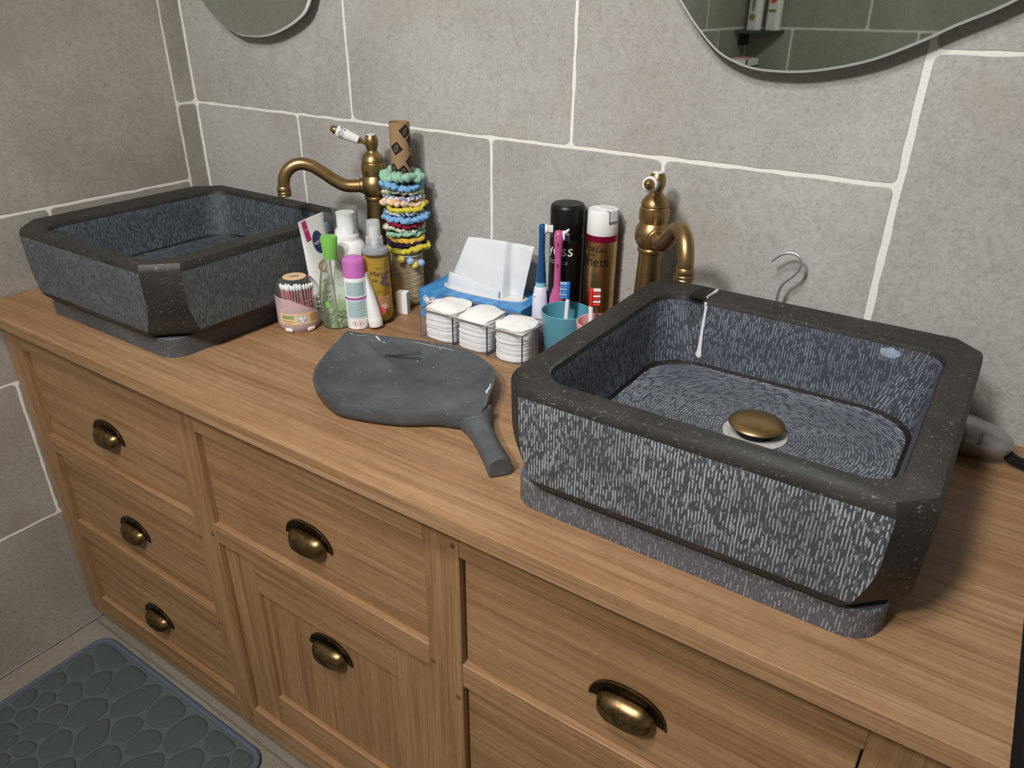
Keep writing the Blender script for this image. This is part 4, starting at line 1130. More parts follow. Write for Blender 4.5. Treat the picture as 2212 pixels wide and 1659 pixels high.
def oil_bottle():
    x, y = 0.7015, -0.1690; az = face_az(x, y); r = 0.0252
    t = thing('oil_spray_bottle', 'golden oil spray bottle with a clear pump cap', 'bottle', (x, y, H))
    mesh('bottle', lathe([(0.0, 0.0), (0.0235, 0.0), (r, 0.003), (r, 0.128), (0.0240, 0.134), (0.0215, 0.1365)], 40), clear('clear_bottle_wall', (238, 232, 214), 0.25, 0.06, 0.04), t, smooth=60)
    mesh('oil', lathe([(0.0, 0.006), (0.0215, 0.006), (0.0232, 0.010), (0.0232, 0.124), (0.0, 0.1245)], 36), M_OIL, t, smooth=40)
    mesh('collar', lathe([(0.0, 0.132), (0.0242, 0.132), (0.0246, 0.135), (0.0235, 0.1395), (0.016, 0.1425), (0.0, 0.1425)], 36), M_GREYC, t, smooth=40)
    mesh('sprayer', lathe([(0.0, 0.1415), (0.0155, 0.1415), (0.0152, 0.150), (0.0158, 0.151), (0.0152, 0.1535), (0.0150, 0.160), (0.0122, 0.162), (0.0116, 0.187), (0.0105, 0.1895), (0.0, 0.190)], 32), M_FROST, t, smooth=40)
    mesh('pump_stem', lathe([(0.0, 0.142), (0.0055, 0.142), (0.0055, 0.158), (0.0085, 0.160), (0.0085, 0.176), (0.0, 0.176)], 18), M_WHITE, t, smooth=40)
    e = 0.0003
    mesh('lettering', wrap(text_vf('LE PETIT', 0.0042), r + e, az + 0.20, 0.1085), M_DARKINK, t)
    mesh('lettering', wrap(text_vf('Marseillais', 0.0125), r + e, az + 0.52, 0.0985), M_DARKINK, t)
    mesh('print_bars', cat(wrap(rect_vf(-0.007, 0.003, -0.0005, 0.0005, 4), r + e, az - 0.1, 0.0875), wrap(rect_vf(-0.007, 0.002, -0.0005, 0.0005, 4), r + e, az - 0.1, 0.0845)), M_DARKINK, t)
    rf = random.Random(9); G = []
    for q in range(16):
        G.append(wrap(mv(disc_vf(0.0022 + 0.0012 * rf.random(), 0.0020 + 0.0012 * rf.random(), 10), (rf.uniform(-0.009, 0.009), rf.uniform(-0.010, 0.010), 0)), r + e + 0.0001 * (q % 3), az + 0.62, 0.083))
    o = mesh('print_figure', cat(*G), plain('violet_print', (84, 72, 104), 0.6), t)
    mesh('lettering', wrap(text_vf('Extrait', 0.0042), r + e, az + 0.12, 0.0655), M_KRAFTD, t)
    mesh('label_field', wrap(rect_vf(-0.004, 0.020, -0.026, 0.0, 8), r + e, az + 0.1, 0.056), clear('peach_film', (240, 190, 150), 0.2, 0.2, 0.4), t)
    mesh('grapefruit_rind', wrap(disc_vf(0.0082, 0.0086, 24), r + 2 * e, az + 0.12, 0.0285), plain('orange_rind_print', (238, 160, 110), 0.6), t)
    mesh('grapefruit_flesh', wrap(disc_vf(0.0068, 0.0072, 24), r + 3 * e, az + 0.12, 0.0285), plain('grapefruit_print', (224, 84, 84), 0.6, vary=0.2, bscale=500), t)
    mesh('printed_flower', wrap(([Vector((0.006 * math.cos(a) * (0.7 + 0.3 * math.cos(5 * a)), 0.006 * math.sin(a) * (0.7 + 0.3 * math.cos(5 * a)), 0)) for a in [2 * PI * i / 40 for i in range(40)]], [tuple(range(40))]), r + e, az + 0.42, 0.036), M_WPRINT, t)
oil_bottle()

def cone_tube(name, label, cat_, base, top, rcap, capl, wtop, mat, capmat, widthdir, n=28):
    """squeeze tube standing on its round cap: section goes from a circle to a flat crimp"""
    b = Vector(base); e = Vector(top); ax = (e - b); L = ax.length; ax.normalize()
    wdir = Vector(widthdir); wdir = (wdir - ax * wdir.dot(ax)).normalized(); nd = ax.cross(wdir)
    t = thing(name, label, cat_, tuple(b))
    V = []; Fc = []; rows = 14
    for j in range(rows + 1):
        s = j / rows; q = ax * (capl + (L - capl) * s)
        hw = rcap * 0.97 * (1 - s) + wtop * s; ht = rcap * 0.97 * (1 - s ** 1.25) + 0.0009 * s
        for i in range(n):
            a = 2 * PI * i / n; V.append(q + wdir * hw * math.cos(a) + nd * ht * math.sin(a))
    for j in range(rows):
        for i in range(n):
            k = (i + 1) % n; Fc.append((j * n + i, j * n + k, (j + 1) * n + k, (j + 1) * n + i))
    Fc.append(tuple(range(n - 1, -1, -1))); Fc.append(tuple(range(rows * n, rows * n + n)))
    o = mesh('tube', (V, Fc), mat, t, smooth=60); fix_normals(o)
    q4 = ax.to_track_quat('Z', 'Y').to_matrix().to_4x4()
    mesh('cap', xf(lathe([(0.0, 0.0), (rcap * 0.94, 0.0), (rcap, 0.0012), (rcap, capl - 0.001), (rcap * 0.96, capl + 0.0006), (0.0, capl + 0.0006)], 32), q4), capmat, t, smooth=40)
    def place(vf, u, s, h=0.0006, rot=0.0, side=1):
        """u across (metres), s along 0..1, drawn on the flat side"""
        out = []
        for v in vf[0]:
            x = v.x * math.cos(rot) - v.y * math.sin(rot) + u; yv = v.x * math.sin(rot) + v.y * math.cos(rot)
            ss = min(max(s + yv / (L - capl), 0), 1); hw = rcap * 0.97 * (1 - ss) + wtop * ss; ht = rcap * 0.97 * (1 - ss ** 1.25) + 0.0009 * ss
            c = max(-0.999, min(0.999, x / hw)); d = ht * math.sqrt(1 - c * c) + h
            out.append(ax * (capl + (L - capl) * ss) + wdir * x + nd * d * side)
        return out, vf[1]
    return t, place

t, pl = cone_tube('gel_tube', 'tall white gel tube with a navy oval badge behind the green-capped bottle', 'tube', (0.6070, -0.2155, H), (0.6050, -0.2240, H + 0.192), 0.0215, 0.022, 0.0355, M_WHITE, M_WHITE, (-0.16, 0.98, 0))
side = -1
fx_ = lambda vf, u, s, h, rot=0.0: pl(dense(vf), u, s, h, rot, side)
mesh('magenta_flash', fx_(rect_vf(-0.0055, 0.0055, -0.018, 0.018), -0.0215, 0.885, 0.0005, 0.10), plain('magenta_print', (188, 36, 108), 0.5), t)
mesh('lettering', fx_(text_vf('Q10', 0.0045), -0.0215, 0.90, 0.0010, 0.1), M_WPRINT, t)
mesh('navy_badge', fx_(disc_vf(0.0145, 0.0205, 36), 0.0015, 0.735, 0.0005, 0.12), plain('navy_badge_print', (22, 30, 104), 0.4), t)
mesh('lettering', fx_(text_vf('NIVEA', 0.0092), 0.0015, 0.735, 0.0011, 0.06), M_WPRINT, t)
mesh('lettering', fx_(text_vf('Q', 0.030), -0.0030, 0.475, 0.0006), plain('gold_print', (206, 158, 60), 0.35, 0.6), t)
mesh('lettering', fx_(text_vf('MULTI', 0.0078, 'LEFT'), -0.0120, 0.325, 0.0006), M_KRAFTD, t)
mesh('lettering', fx_(text_vf('5-EN-1', 0.0078, 'LEFT'), -0.0120, 0.275, 0.0006), M_KRAFTD, t)
mesh('lettering', fx_(text_vf('Gel', 0.0088, 'LEFT'), -0.0115, 0.195, 0.0006), M_DARKINK, t)
mesh('lettering', fx_(text_vf('Fer', 0.0092, 'LEFT'), -0.0115, 0.135, 0.0006), M_BLACK, t)
mesh('lettering', fx_(text_vf('+ C', 0.0092, 'LEFT'), -0.0115, 0.078, 0.0006), M_BLACK, t)

cone_tube('cream_tube', 'slim white cream tube leaning upside down on its round cap', 'tube', (0.7215, -0.2010, H + 0.0036), (0.7050, -0.1985, H + 0.102), 0.0128, 0.017, 0.010, M_WHITE, M_WHITE, (0.55, -0.83, 0))

def mousse():
    x, y = 0.6300, -0.1660; az = face_az(x, y)
    t = thing('pump_bottle', 'stout white foam pump bottle with a clear overcap behind the other bottles', 'bottle', (x, y, H))
    mesh('bottle', lathe([(0.0, 0.0), (0.031, 0.0), (0.0345, 0.003), (0.0345, 0.116), (0.0335, 0.126), (0.0295, 0.136), (0.0235, 0.1425), (0.0225, 0.1435), (0.0225, 0.152), (0.0, 0.152)], 44), M_WHITE, t, smooth=40)
    mesh('pump', lathe([(0.0, 0.152), (0.0215, 0.152), (0.0210, 0.160), (0.0165, 0.166), (0.0165, 0.190), (0.0172, 0.1925), (0.0, 0.193)], 36), M_WHITE, t, smooth=40)
    mesh('overcap', lathe([(0.0222, 0.158), (0.0222, 0.1985), (0.0228, 0.2005), (0.0222, 0.2022), (0.0, 0.2030)], 40), M_CLEAR, t, smooth=40)
    L = []
    for i in range(13):
        w = (0.030, 0.029, 0.030, 0.028, 0.022, 0.018, 0.027, 0.030, 0.024, 0.029, 0.020, 0.029, 0.026)[i]
        L.append(wrap(rect_vf(-0.030, w, -0.00034, 0.00034, 16), 0.0348, az, 0.112 - 0.0040 * i))
    o = mesh('small_print', cat(*L), M_DARKINK, t); o['kind'] = 'stuff'
mousse()

def brush_case():
    t = thing('brush_cover', 'clear plastic cover with a pale blue brush head behind the gel tube', 'cover', (0.5895, -0.176, H))
    ol = rrect(-0.015, 0.015, 0.0, 0.186, 0.011, 4, 6)
    m4 = Matrix.Rotation(PI / 2, 4, 'Z') @ Matrix.Rotation(PI / 2, 4, 'X')
    o = mesh('cover', xf(mv(prism(ol, -0.005, 0.005, 0.0015), (0, 0, 0)), m4), M_CLEAR, t, smooth=50); fix_normals(o)
    mesh('brush_neck', mv(lathe([(0.0, 0.01), (0.0040, 0.01), (0.0040, 0.150), (0.0032, 0.162), (0.0, 0.163)], 16), (0, -0.004, 0)), M_WHITE, t, smooth=40)
    mesh('blue_ring', mv(lathe([(0.0046, 0.153), (0.0046, 0.165), (0.0034, 0.169), (0.0, 0.1695)], 16), (0, 0.001, 0)), plain('pale_blue_plastic', (130, 166, 214), 0.4), t, smooth=40)
brush_case()

t = thing('medicine_box', 'small white carton standing between the oil bottle and the twine pot', 'box', (0.713, -0.1165, H), 0.35)
mesh('carton', box(-0.011, 0.011, -0.008, 0.008, 0, 0.043, 0.0006, 1), M_WHITE, t)
mesh('end_flap', box(-0.0105, 0.0105, -0.0075, 0.0075, 0.0428, 0.0436), M_PAPER, t)

# ------------------------------------------------------------------ twine pot, cardboard tube, scrunchies
PX, PY = 0.6793, -0.0616
def twine_pot():
    t = thing('twine_pot', 'pot wound with beige twine holding the cardboard tube', 'pot', (PX, PY, H))
    mesh('pot', lathe([(0.0, 0.0), (0.0285, 0.0), (0.0285, 0.106), (0.0265, 0.106), (0.0265, 0.004), (0.0, 0.004)], 32), plain('brown_card', (150, 122, 90), 0.8), t, smooth=40)
    P = []; turns = 31; n = 26
    for i in range(turns * n + 1):
        a = 2 * PI * i / n; z = 0.0019 + 0.1035 * i / (turns * n)
        z += 0.0007 * math.sin(a * 0.93 + i * 0.004)
        rr = 0.0298 + 0.0004 * math.sin(a * 2.7)
        P.append(Vector((rr * math.cos(a), rr * math.sin(a), z)))
    mesh('twine', tube(P, 0.00172, 6), plain('beige_twine', (204, 186, 156), 0.9, bump=0.7, bscale=900, vary=0.2), t, smooth=80)
twine_pot()
def card_tube():
    t = thing('cardboard_tube', 'brown cardboard tube printed with black diamonds, standing in the twine pot', 'tube', (PX, PY, H + 0.0045))
    r = 0.0185; az = face_az(PX, PY)
    mesh('tube', lathe([(r - 0.0012, 0.0), (r, 0.0), (r, 0.3365), (r - 0.0012, 0.3365), (r - 0.0012, 0.0)], 72), plain('kraft_card', (156, 126, 92), 0.85, vary=0.08, bscale=30), t, smooth=40)
    blk = plain('black_card_print', (34, 28, 28), 0.8)
    dia = lambda s: dense(xf(rect_vf(-s, s, -s, s), Matrix.Rotation(0.62, 4, 'Z')), 2)
    for da, z in ((0.55, 0.322), (-0.42, 0.293), (1.05, 0.268), (0.15, 0.252), (-0.9, 0.255), (1.25, 0.305)):
        mesh('black_diamond', wrap(dia(0.0088), r + 0.0003, az + da, z), blk, t)
        mesh('diamond_mark', wrap(dense(xf(disc_vf(0.0030, 0.0058, 14), Matrix.Rotation(-0.35, 4, 'Z')), 1), r + 0.0006, az + da, z), plain('kraft_print', (176, 144, 104), 0.85), t)
        mesh('diamond_core', wrap(dense(xf(disc_vf(0.0020, 0.0046, 14), Matrix.Rotation(-0.35, 4, 'Z')), 1), r + 0.0009, az + da, z), blk, t)
    mesh('lettering', wrap(text_vf('co', 0.012), r + 0.0002, az + 0.95, 0.2925, 1.2), blk, t)
card_tube()

def scrunchie(label, z, R, rm, col, seed, ex=1.0, tilt=(0, 0), off=(0, 0)):
    rnd = random.Random(seed); nu, nv = 200, 16; V = []; Fc = []
    ph = [rnd.uniform(0, 6.28) for _ in range(6)]; k1 = rnd.choice((15, 16, 17))
    for i in range(nu):
        a = 2 * PI * i / nu
        for j in range(nv):
            b = 2 * PI * j / nv
            # gathered cloth: puffs parted by slanting creases
            t_ = 0.5 * k1 * (a + 0.13 * math.sin(b + ph[0] + 2 * math.sin(a * 2 + ph[3]))) + 1.3 * math.sin(2 * a + ph[1]) + 0.9 * math.sin(5 * a + ph[2])
            puff = abs(math.sin(t_)) ** 0.7
            big = noise.noise(Vector((math.cos(a) * 1.3, math.sin(a) * 1.3, seed * 2.7)))
            rr = rm * (0.56 + 0.66 * puff + 0.34 * big)
            zo = rm * (0.24 * math.sin(2 * a + ph[4]) + 0.42 * noise.noise(Vector((math.cos(a) * 2.6, math.sin(a) * 2.6, seed * 1.9 + 7))))
            RR = R + rm * (0.22 * math.sin(2 * a + ph[5]) + 0.4 * noise.noise(Vector((math.cos(a) * 2.2, math.sin(a) * 2.2, seed + 20))))
            f = 1 + 0.18 * noise.noise(Vector((math.cos(a) * 5, math.sin(a) * 5 + math.cos(b), math.sin(b) + seed)))
            q = rr * f * math.cos(b)
            if RR + q < 0.0192: q = 0.0192 - RR
            V.append(Vector(((RR + q) * math.cos(a), (RR + q) * math.sin(a), zo + rr * f * 0.60 * ex * math.sin(b))))
    for i in range(nu):
        for j in range(nv):
            p = ((i + 1) % nu); l = (j + 1) % nv; Fc.append((i * nv + j, p * nv + j, p * nv + l, i * nv + l))
    o = mesh('scrunchie', (V, Fc), col, None, (PX + off[0], PY + off[1], H + z), (tilt[0], tilt[1], 0), smooth=170)
    tag(o, label, 'scrunchie', 'scrunchies on the cardboard tube')
    return o
fab = lambda n, c: plain(n, c, 0.9, bump=0.15, bscale=700)
mint = fab('mint_cotton', (150, 194, 170)); sky = fab('sky_blue_cotton', (124, 172, 214)); yel = fab('lemon_cotton', (208, 196, 68)); must = fab('mustard_cotton', (222, 178, 76))
crim = fab('crimson_velvet', (150, 20, 56)); navy = fab('navy_velvet', (46, 34, 74))
flg = spots('green_floral_cotton', (224, 222, 200), [(104, 140, 98), (60, 88, 70), (170, 190, 150)], 95)
flb = spots('blue_floral_cotton', (228, 228, 226), [(110, 150, 204), (70, 100, 150), (206, 150, 130)], 95)
flo = spots('peach_floral_cotton', (238, 226, 208), [(228, 172, 84), (206, 176, 180), (236, 200, 130)], 80)
fln = spots('navy_floral_cotton', (206, 214, 220), [(72, 110, 156), (40, 58, 92), (150, 186, 214)], 95)
flw = spots('sage_floral_cotton', (226, 220, 196), [(150, 186, 150), (96, 130, 96)], 90)
S = [('mint green scrunchie at the top of the stack on the cardboard tube', 0.2470, 0.0315, 0.0108, mint, 1, 1.15, (0.02, 0.02)), ('sky blue scrunchie just below the mint green top one', 0.2307, 0.0325, 0.0098, sky, 2, 1.0, (0.0, 0.02)),
     ('green floral scrunchie under the upper sky blue one', 0.2209, 0.0290, 0.0082, flg, 3, 0.95, (0, 0)), ('pale blue floral scrunchie above the peach floral one', 0.2111, 0.0290, 0.0078, flb, 4, 0.9, (0, 0.03)),
     ('peach floral scrunchie in the middle of the stack', 0.2013, 0.0310, 0.0090, flo, 5, 1.0, (0.03, 0.0)), ('lemon yellow scrunchie poking out right of the middle of the stack', 0.1915, 0.0320, 0.0078, yel, 6, 0.9, (0.03, -0.03), (0.005, 0.002)),
     ('navy floral scrunchie under the lemon yellow one', 0.1817, 0.0310, 0.0078, fln, 7, 0.9, (0, 0.02)), ('sky blue scrunchie in the lower half, above the crimson one', 0.1719, 0.0350, 0.0092, sky, 8, 1.0, (0.01, -0.04), (0.004, 0.002)),
     ('crimson scrunchie in the lower half of the stack', 0.1621, 0.0300, 0.0080, crim, 9, 0.9, (0, 0.04)), ('sage floral scrunchie between the crimson and the lower mint one', 0.1523, 0.0300, 0.0076, flw, 10, 0.85, (0, 0.04)),
     ('mint green scrunchie in the lower half, above the mustard one', 0.1425, 0.0300, 0.0082, mint, 11, 0.9, (0, 0)), ('mustard scrunchie above the navy one', 0.1327, 0.0285, 0.0080, must, 12, 0.9, (0, 0)),
     ('navy scrunchie between the mustard and the lowest yellow one', 0.1229, 0.0290, 0.0074, navy, 13, 0.85, (0, 0)), ('lemon yellow scrunchie at the bottom, resting on the twine pot', 0.1131, 0.0320, 0.0086, yel, 14, 0.95, (0.02, -0.04), (0.005, 0.002))]
for a in S: scrunchie(*a)
# bobble hair tie
tb = thing('bobble_hair_tie', 'pale blue elastic with yellow and blue bobbles hanging over the twine pot', 'hair tie', (PX, PY, H + 0.1085))
az = face_az(PX, PY)
pts = []
for i in range(40):
    a = az - 0.5 + 1.6 * i / 39; pts.append(Vector((0.0345 * math.cos(a), 0.0345 * math.sin(a), -0.004 - 0.004 * math.sin(PI * i / 39))))
mesh('elastic', tube(pts, 0.0011, 8), plain('pale_elastic', (176, 204, 206), 0.8), tb, smooth=80)
bl = plain('pale_blue_bead', (158, 182, 220), 0.35); yb_ = plain('yellow_bead', (234, 212, 84), 0.35)
sph = lathe([(0.0, -0.0072)] + [(0.0072 * math.cos(a), 0.0072 * math.sin(a)) for a in [(-PI / 2) + PI * i / 10 for i in range(1, 10)]] + [(0.0, 0.0072)], 20)
for da, dz, rr, m in ((-0.28, -0.0105, 0.0400, yb_), (0.16, -0.0140, 0.0412, bl), (0.36, -0.0225, 0.0400, yb_), (0.72, -0.0210, 0.0405, bl)):
    mesh('bobble', mv(sph, (rr * math.cos(az + da), rr * math.sin(az + da), dz)), m, tb, smooth=170)

# ------------------------------------------------------------------ tissue box
def tissue_box():
    x0, x1, y0, y1, h = 0.7475, 0.9680, -0.1060, -0.009, 0.0545
    cx, cy = (x0 + x1) / 2, (y0 + y1) / 2 + 0.002
    t = thing('tissue_box', 'blue cardboard tissue box against the tiled wall with a tissue pulled up', 'tissue box', (cx - 0.003, cy + 0.004, H), math.radians(3.6))
    m, nt, b = newmat('blue_printed_card')
    tc = nt.nodes.new('ShaderNodeTexCoord'); n = N(nt, 'ShaderNodeTexWave', Scale=5.0, Distortion=6.0, Detail=2.0); nt.links.new(tc.outputs['Object'], n.inputs['Vector'])
    r = ramp(nt, [(0.0, lin(60, 130, 196)), (0.5, lin(84, 158, 214)), (1.0, lin(66, 140, 204))], n.outputs['Fac']); nt.links.new(r.outputs[0], b.inputs['Base Color']); b.inputs['Roughness'].default_value = 0.4
    mesh('carton', box(x0 - cx, x1 - cx, y0 - cy, y1 - cy, 0, h, 0.0008, 1), m, t)
    ov = [(0.0885 * math.copysign(abs(math.cos(a)) ** 0.8, math.cos(a)) , 0.027 * math.copysign(abs(math.sin(a)) ** 0.8, math.sin(a))) for a in [2 * PI * i / 48 for i in range(48)]]
    mesh('slot_film', mv(prism(ov, 0, 0.0006), (0.004, 0.0, h)), plain('white_film', (226, 224, 218), 0.5), t)
    # end panel print
    lotus(t, 0, 0, 0, 0.0135, Matrix.Translation((x0 - cx + 0.024, y0 - cy - 0.0002, h * 0.60)) @ Matrix.Rotation(PI / 2, 4, 'X'))
    # the tissue: a folded sheet standing in the slot
    def sheet(P00, P10, P01, P11, bulge, n=14, wave=0.0):
        V = []; Fc = []
        for j in range(n + 1):
            for i in range(n + 1):
                u, v = i / n, j / n
                p = (P00 * (1 - u) + P10 * u) * (1 - v) + (P01 * (1 - u) + P11 * u) * v
                d = bulge * math.sin(PI * v) * (0.6 + 0.4 * math.sin(PI * u)) + wave * math.sin(u * 7 + v * 2) * (0.3 + v)
                V.append(p + Vector((0, -d, 0)))
        for j in range(n):
            for i in range(n):
                k = j * (n + 1) + i; Fc.append((k, k + 1, k + n + 2, k + n + 1))
        return V, Fc
    o_ = Vector((cx, cy, 0))
    v3 = lambda x, y, z: Vector((x, y, z)) - o_
    bot = catmull([v3(0.784, -0.062, h - 0.004), v3(0.800, -0.067, h - 0.004), v3(0.860, -0.070, h - 0.004), v3(0.903, -0.071, h - 0.004), v3(0.911, -0.064, h - 0.004), v3(0.916, -0.050, h - 0.004), v3(0.928, -0.049, h - 0.003), v3(0.943, -0.058, h - 0.002)], 6)
    topc = catmull([v3(0.8230, -0.049, 0.1500), v3(0.832, -0.050, 0.1512), v3(0.870, -0.053, 0.1545), v3(0.9030, -0.056, 0.1570), v3(0.9105, -0.053, 0.1560), v3(0.9170, -0.047, 0.1530), v3(0.9330, -0.047, 0.1535), v3(0.9640, -0.056, 0.1560)], 6)
    V = []; Fc = []; nr_ = 14; m_ = len(bot)
    for j_ in range(nr_ + 1):
        v_ = j_ / nr_
        for i_ in range(m_):
            u_ = i_ / (m_ - 1); p = bot[i_] * (1 - v_) + topc[i_] * v_
            d = 0.004 * math.sin(PI * v_) * (0.5 + 0.5 * math.sin(PI * u_)) + 0.0014 * math.sin(u_ * 9 + v_ * 3) * v_ + 0.0016 * noise.noise(Vector((u_ * 5, v_ * 4, 2)))
            V.append(p + Vector((0, -d, 0)))
    for j_ in range(nr_):
        for i_ in range(m_ - 1):
            k = j_ * m_ + i_; Fc.append((k, k + 1, k + m_ + 1, k + m_))
    s4 = sheet(v3(0.784, -0.062, h - 0.002), v3(0.800, -0.040, h - 0.002), v3(0.823, -0.049, 0.150), v3(0.850, -0.038, 0.150), -0.003, 10, 0.0)
    s5 = sheet(v3(0.786, -0.0690, h - 0.004), v3(0.905, -0.0755, h - 0.004), v3(0.792, -0.0672, h + 0.030), v3(0.9050, -0.0745, h + 0.016), 0.0026, 12, 0.0008)
    for nm, s in (('tissue', (V, Fc)), ('tissue', s4), ('tissue_fold', s5)):
        o = mesh(nm, s, M_TISSUE, t, smooth=170)
        md = o.modifiers.new('thickness', 'SOLIDIFY'); md.thickness = 0.0005
M_TISSUE = plain('white_tissue', (222, 225, 229), 0.9, bump=0.2, bscale=60)
tissue_box()

# ------------------------------------------------------------------ clear organiser with cotton pads
ox0, ox1, oy0, oy1, oh = 0.8155, 1.0330, -0.1885, -0.1090, 0.0555
ocx, ocy = (ox0 + ox1) / 2, (oy0 + oy1) / 2
M_ACR = clear('clear_acrylic', (250, 250, 251), 0.18, 0.04, 0.02)
M_ACRE = clear('acrylic_edge', (170, 156, 154), 0.3, 0.1, 0.5)
M_ACRD = clear('acrylic_dark_edge', (62, 78, 122), 0.3, 0.1, 0.5)
to = thing('pad_organizer', 'clear acrylic box with three compartments of cotton pads', 'organizer', (ocx, ocy, H))
hx, hy = (ox1 - ox0) / 2, (oy1 - oy0) / 2
mesh('floor_plate', box(-hx, hx, -hy, hy, 0.0, 0.002), M_ACR, to)
for bx in ((-hx, hx, -hy, -hy + 0.0018), (-hx, hx, hy - 0.0018, hy), (-hx, -hx + 0.0018, -hy, hy), (hx - 0.0018, hx, -hy, hy)):
    mesh('side_wall', box(bx[0], bx[1], bx[2], bx[3], 0.002, oh - 0.0016), M_ACR, to)
mesh('rim', cat(box(-hx, hx, -hy, -hy + 0.0022, oh - 0.0016, oh + 0.0002), box(-hx, hx, hy - 0.0022, hy, oh - 0.0016, oh + 0.0002), box(-hx, -hx + 0.0022, -hy + 0.0022, hy - 0.0022, oh - 0.0016, oh + 0.0002), box(hx - 0.0022, hx, -hy + 0.0022, hy - 0.0022, oh - 0.0016, oh + 0.0002)), M_ACRE, to)
for k in (-1, 1):
    dv = mesh('divider', box(-0.0008, 0.0008, -hy + 0.002, hy - 0.002, 0.002, oh - 0.002), M_ACR, to, (k * hx / 3, 0, 0))
    mesh('divider_edge', box(-0.0010, 0.0010, -hy + 0.0018, -hy + 0.0034, 0.002, oh - 0.002), M_ACRD, dv)
for sx in (-1, 1):
    mesh('corner_edge', box(-0.0008, 0.0008, -0.0008, 0.0008, 0.0, oh - 0.002), M_ACRE if sx < 0 else M_ACRD, to, (sx * (hx - 0.0012), -hy + 0.0012, 0))
def pad_mesh(sq, seed, lumpy):
    n = 32; V = []; Fc = []; r = 0.0338
    for s, z in ((0.97, -0.00120), (0.998, -0.0009), (1.0, 0.0), (0.998, 0.0009), (0.97, 0.00120), (0.6, 0.0012 + lumpy * 1.6), (0.25, 0.0012 + lumpy * 2.2)):
        for i in range(n):
            a = 2 * PI * i / n; c, q = math.cos(a), math.sin(a)
            k = (abs(c) ** sq + abs(q) ** sq) ** (-1 / sq)
            rr = r * k * s * (1 + 0.02 * noise.noise(Vector((c * 2, q * 2, seed))))
            zz = z + (lumpy * 2.2 * noise.noise(Vector((c * s * 1.6, q * s * 1.6, seed + 5))) if lumpy else 0) + 0.0003 * noise.noise(Vector((c * 3, q * 3, seed + 2)))
            V.append(Vector((rr * c, rr * q * 1.07, zz)))
    for k in range(6):
        for i in range(n):
            j = (i + 1) % n; Fc.append((k * n + i, k * n + j, (k + 1) * n + j, (k + 1) * n + i))
    Fc.append(tuple(range(n - 1, -1, -1))); Fc.append(tuple(range(6 * n, 7 * n)))
    return V, Fc
for k, (nm, sq, cnt) in enumerate((('left', 3.6, 23), ('middle', 3.4, 23), ('right', 2.3, 23))):
    sx = (k - 1) * hx * 2 / 3; rnd = random.Random(20 + k)
    base = None; z = 0.0034
    for i in range(cnt):
        last = i == cnt - 1
        if last:
            o = mesh('cotton_pad', pad_mesh(sq, k * 3 + 1, 0.0026), M_COTTON, smooth=60)
            tag(o, 'white cotton pad lying on top of the ' + nm + ' stack in the clear organizer', 'cotton pad')
        else:
            if base is None:
                o = mesh('cotton_pad', pad_mesh(sq, k * 3 + 2, 0), M_COTTON, smooth=60); base = o
            else:
                o = base.copy(); COL.objects.link(o)
            tag(o, 'white cotton pad within the ' + nm + ' stack in the clear organizer', 'cotton pad', 'cotton pads of the ' + nm + ' stack')
        o.location = (ocx + sx + rnd.uniform(-0.0007, 0.0007), ocy + rnd.uniform(-0.0012, 0.0012), H + z)
        o.rotation_euler = (0, 0, rnd.uniform(-0.025, 0.025))
        z += 0.00242

# ------------------------------------------------------------------ brushes, cans and cups
def can_black():
    x, y, r = 1.0185, -0.0335, 0.0288; az = face_az(x, y)
    t = thing('hairspray_can', 'tall black hairspray can with white lettering', 'spray can', (x, y, H))
    mesh('can', lathe([(0.0, 0.0), (0.0265, 0.0), (r, 0.003), (r, 0.182), (r - 0.0006, 0.1828), (0.0, 0.1828)], 44), M_BLACKM, t, smooth=40)
    mesh('cap', lathe([(0.0, 0.1825), (r - 0.0006, 0.1825), (r, 0.1835), (r, 0.231), (r - 0.0012, 0.2355), (r - 0.004, 0.2380), (0.0, 0.2386)], 44), M_BLACK, t, smooth=40)
    e = 0.0003
    mesh('lettering', wrap(text_vf('syoss', 0.0285), r + e, az - 0.62, 0.1640), M_WPRINT, t)
    mesh('underline', cat(wrap(rect_vf(-0.020, 0.020, -0.0003, 0.0003, 16), r + e, az - 0.62, 0.1455), wrap(rect_vf(-0.020, 0.020, -0.0003, 0.0003, 16), r + e, az - 0.62, 0.1415), wrap(rect_vf(0.0194, 0.020, -0.002, 0.002, 2), r + e, az - 0.62, 0.1435)), M_WPRINT, t)
can_black()
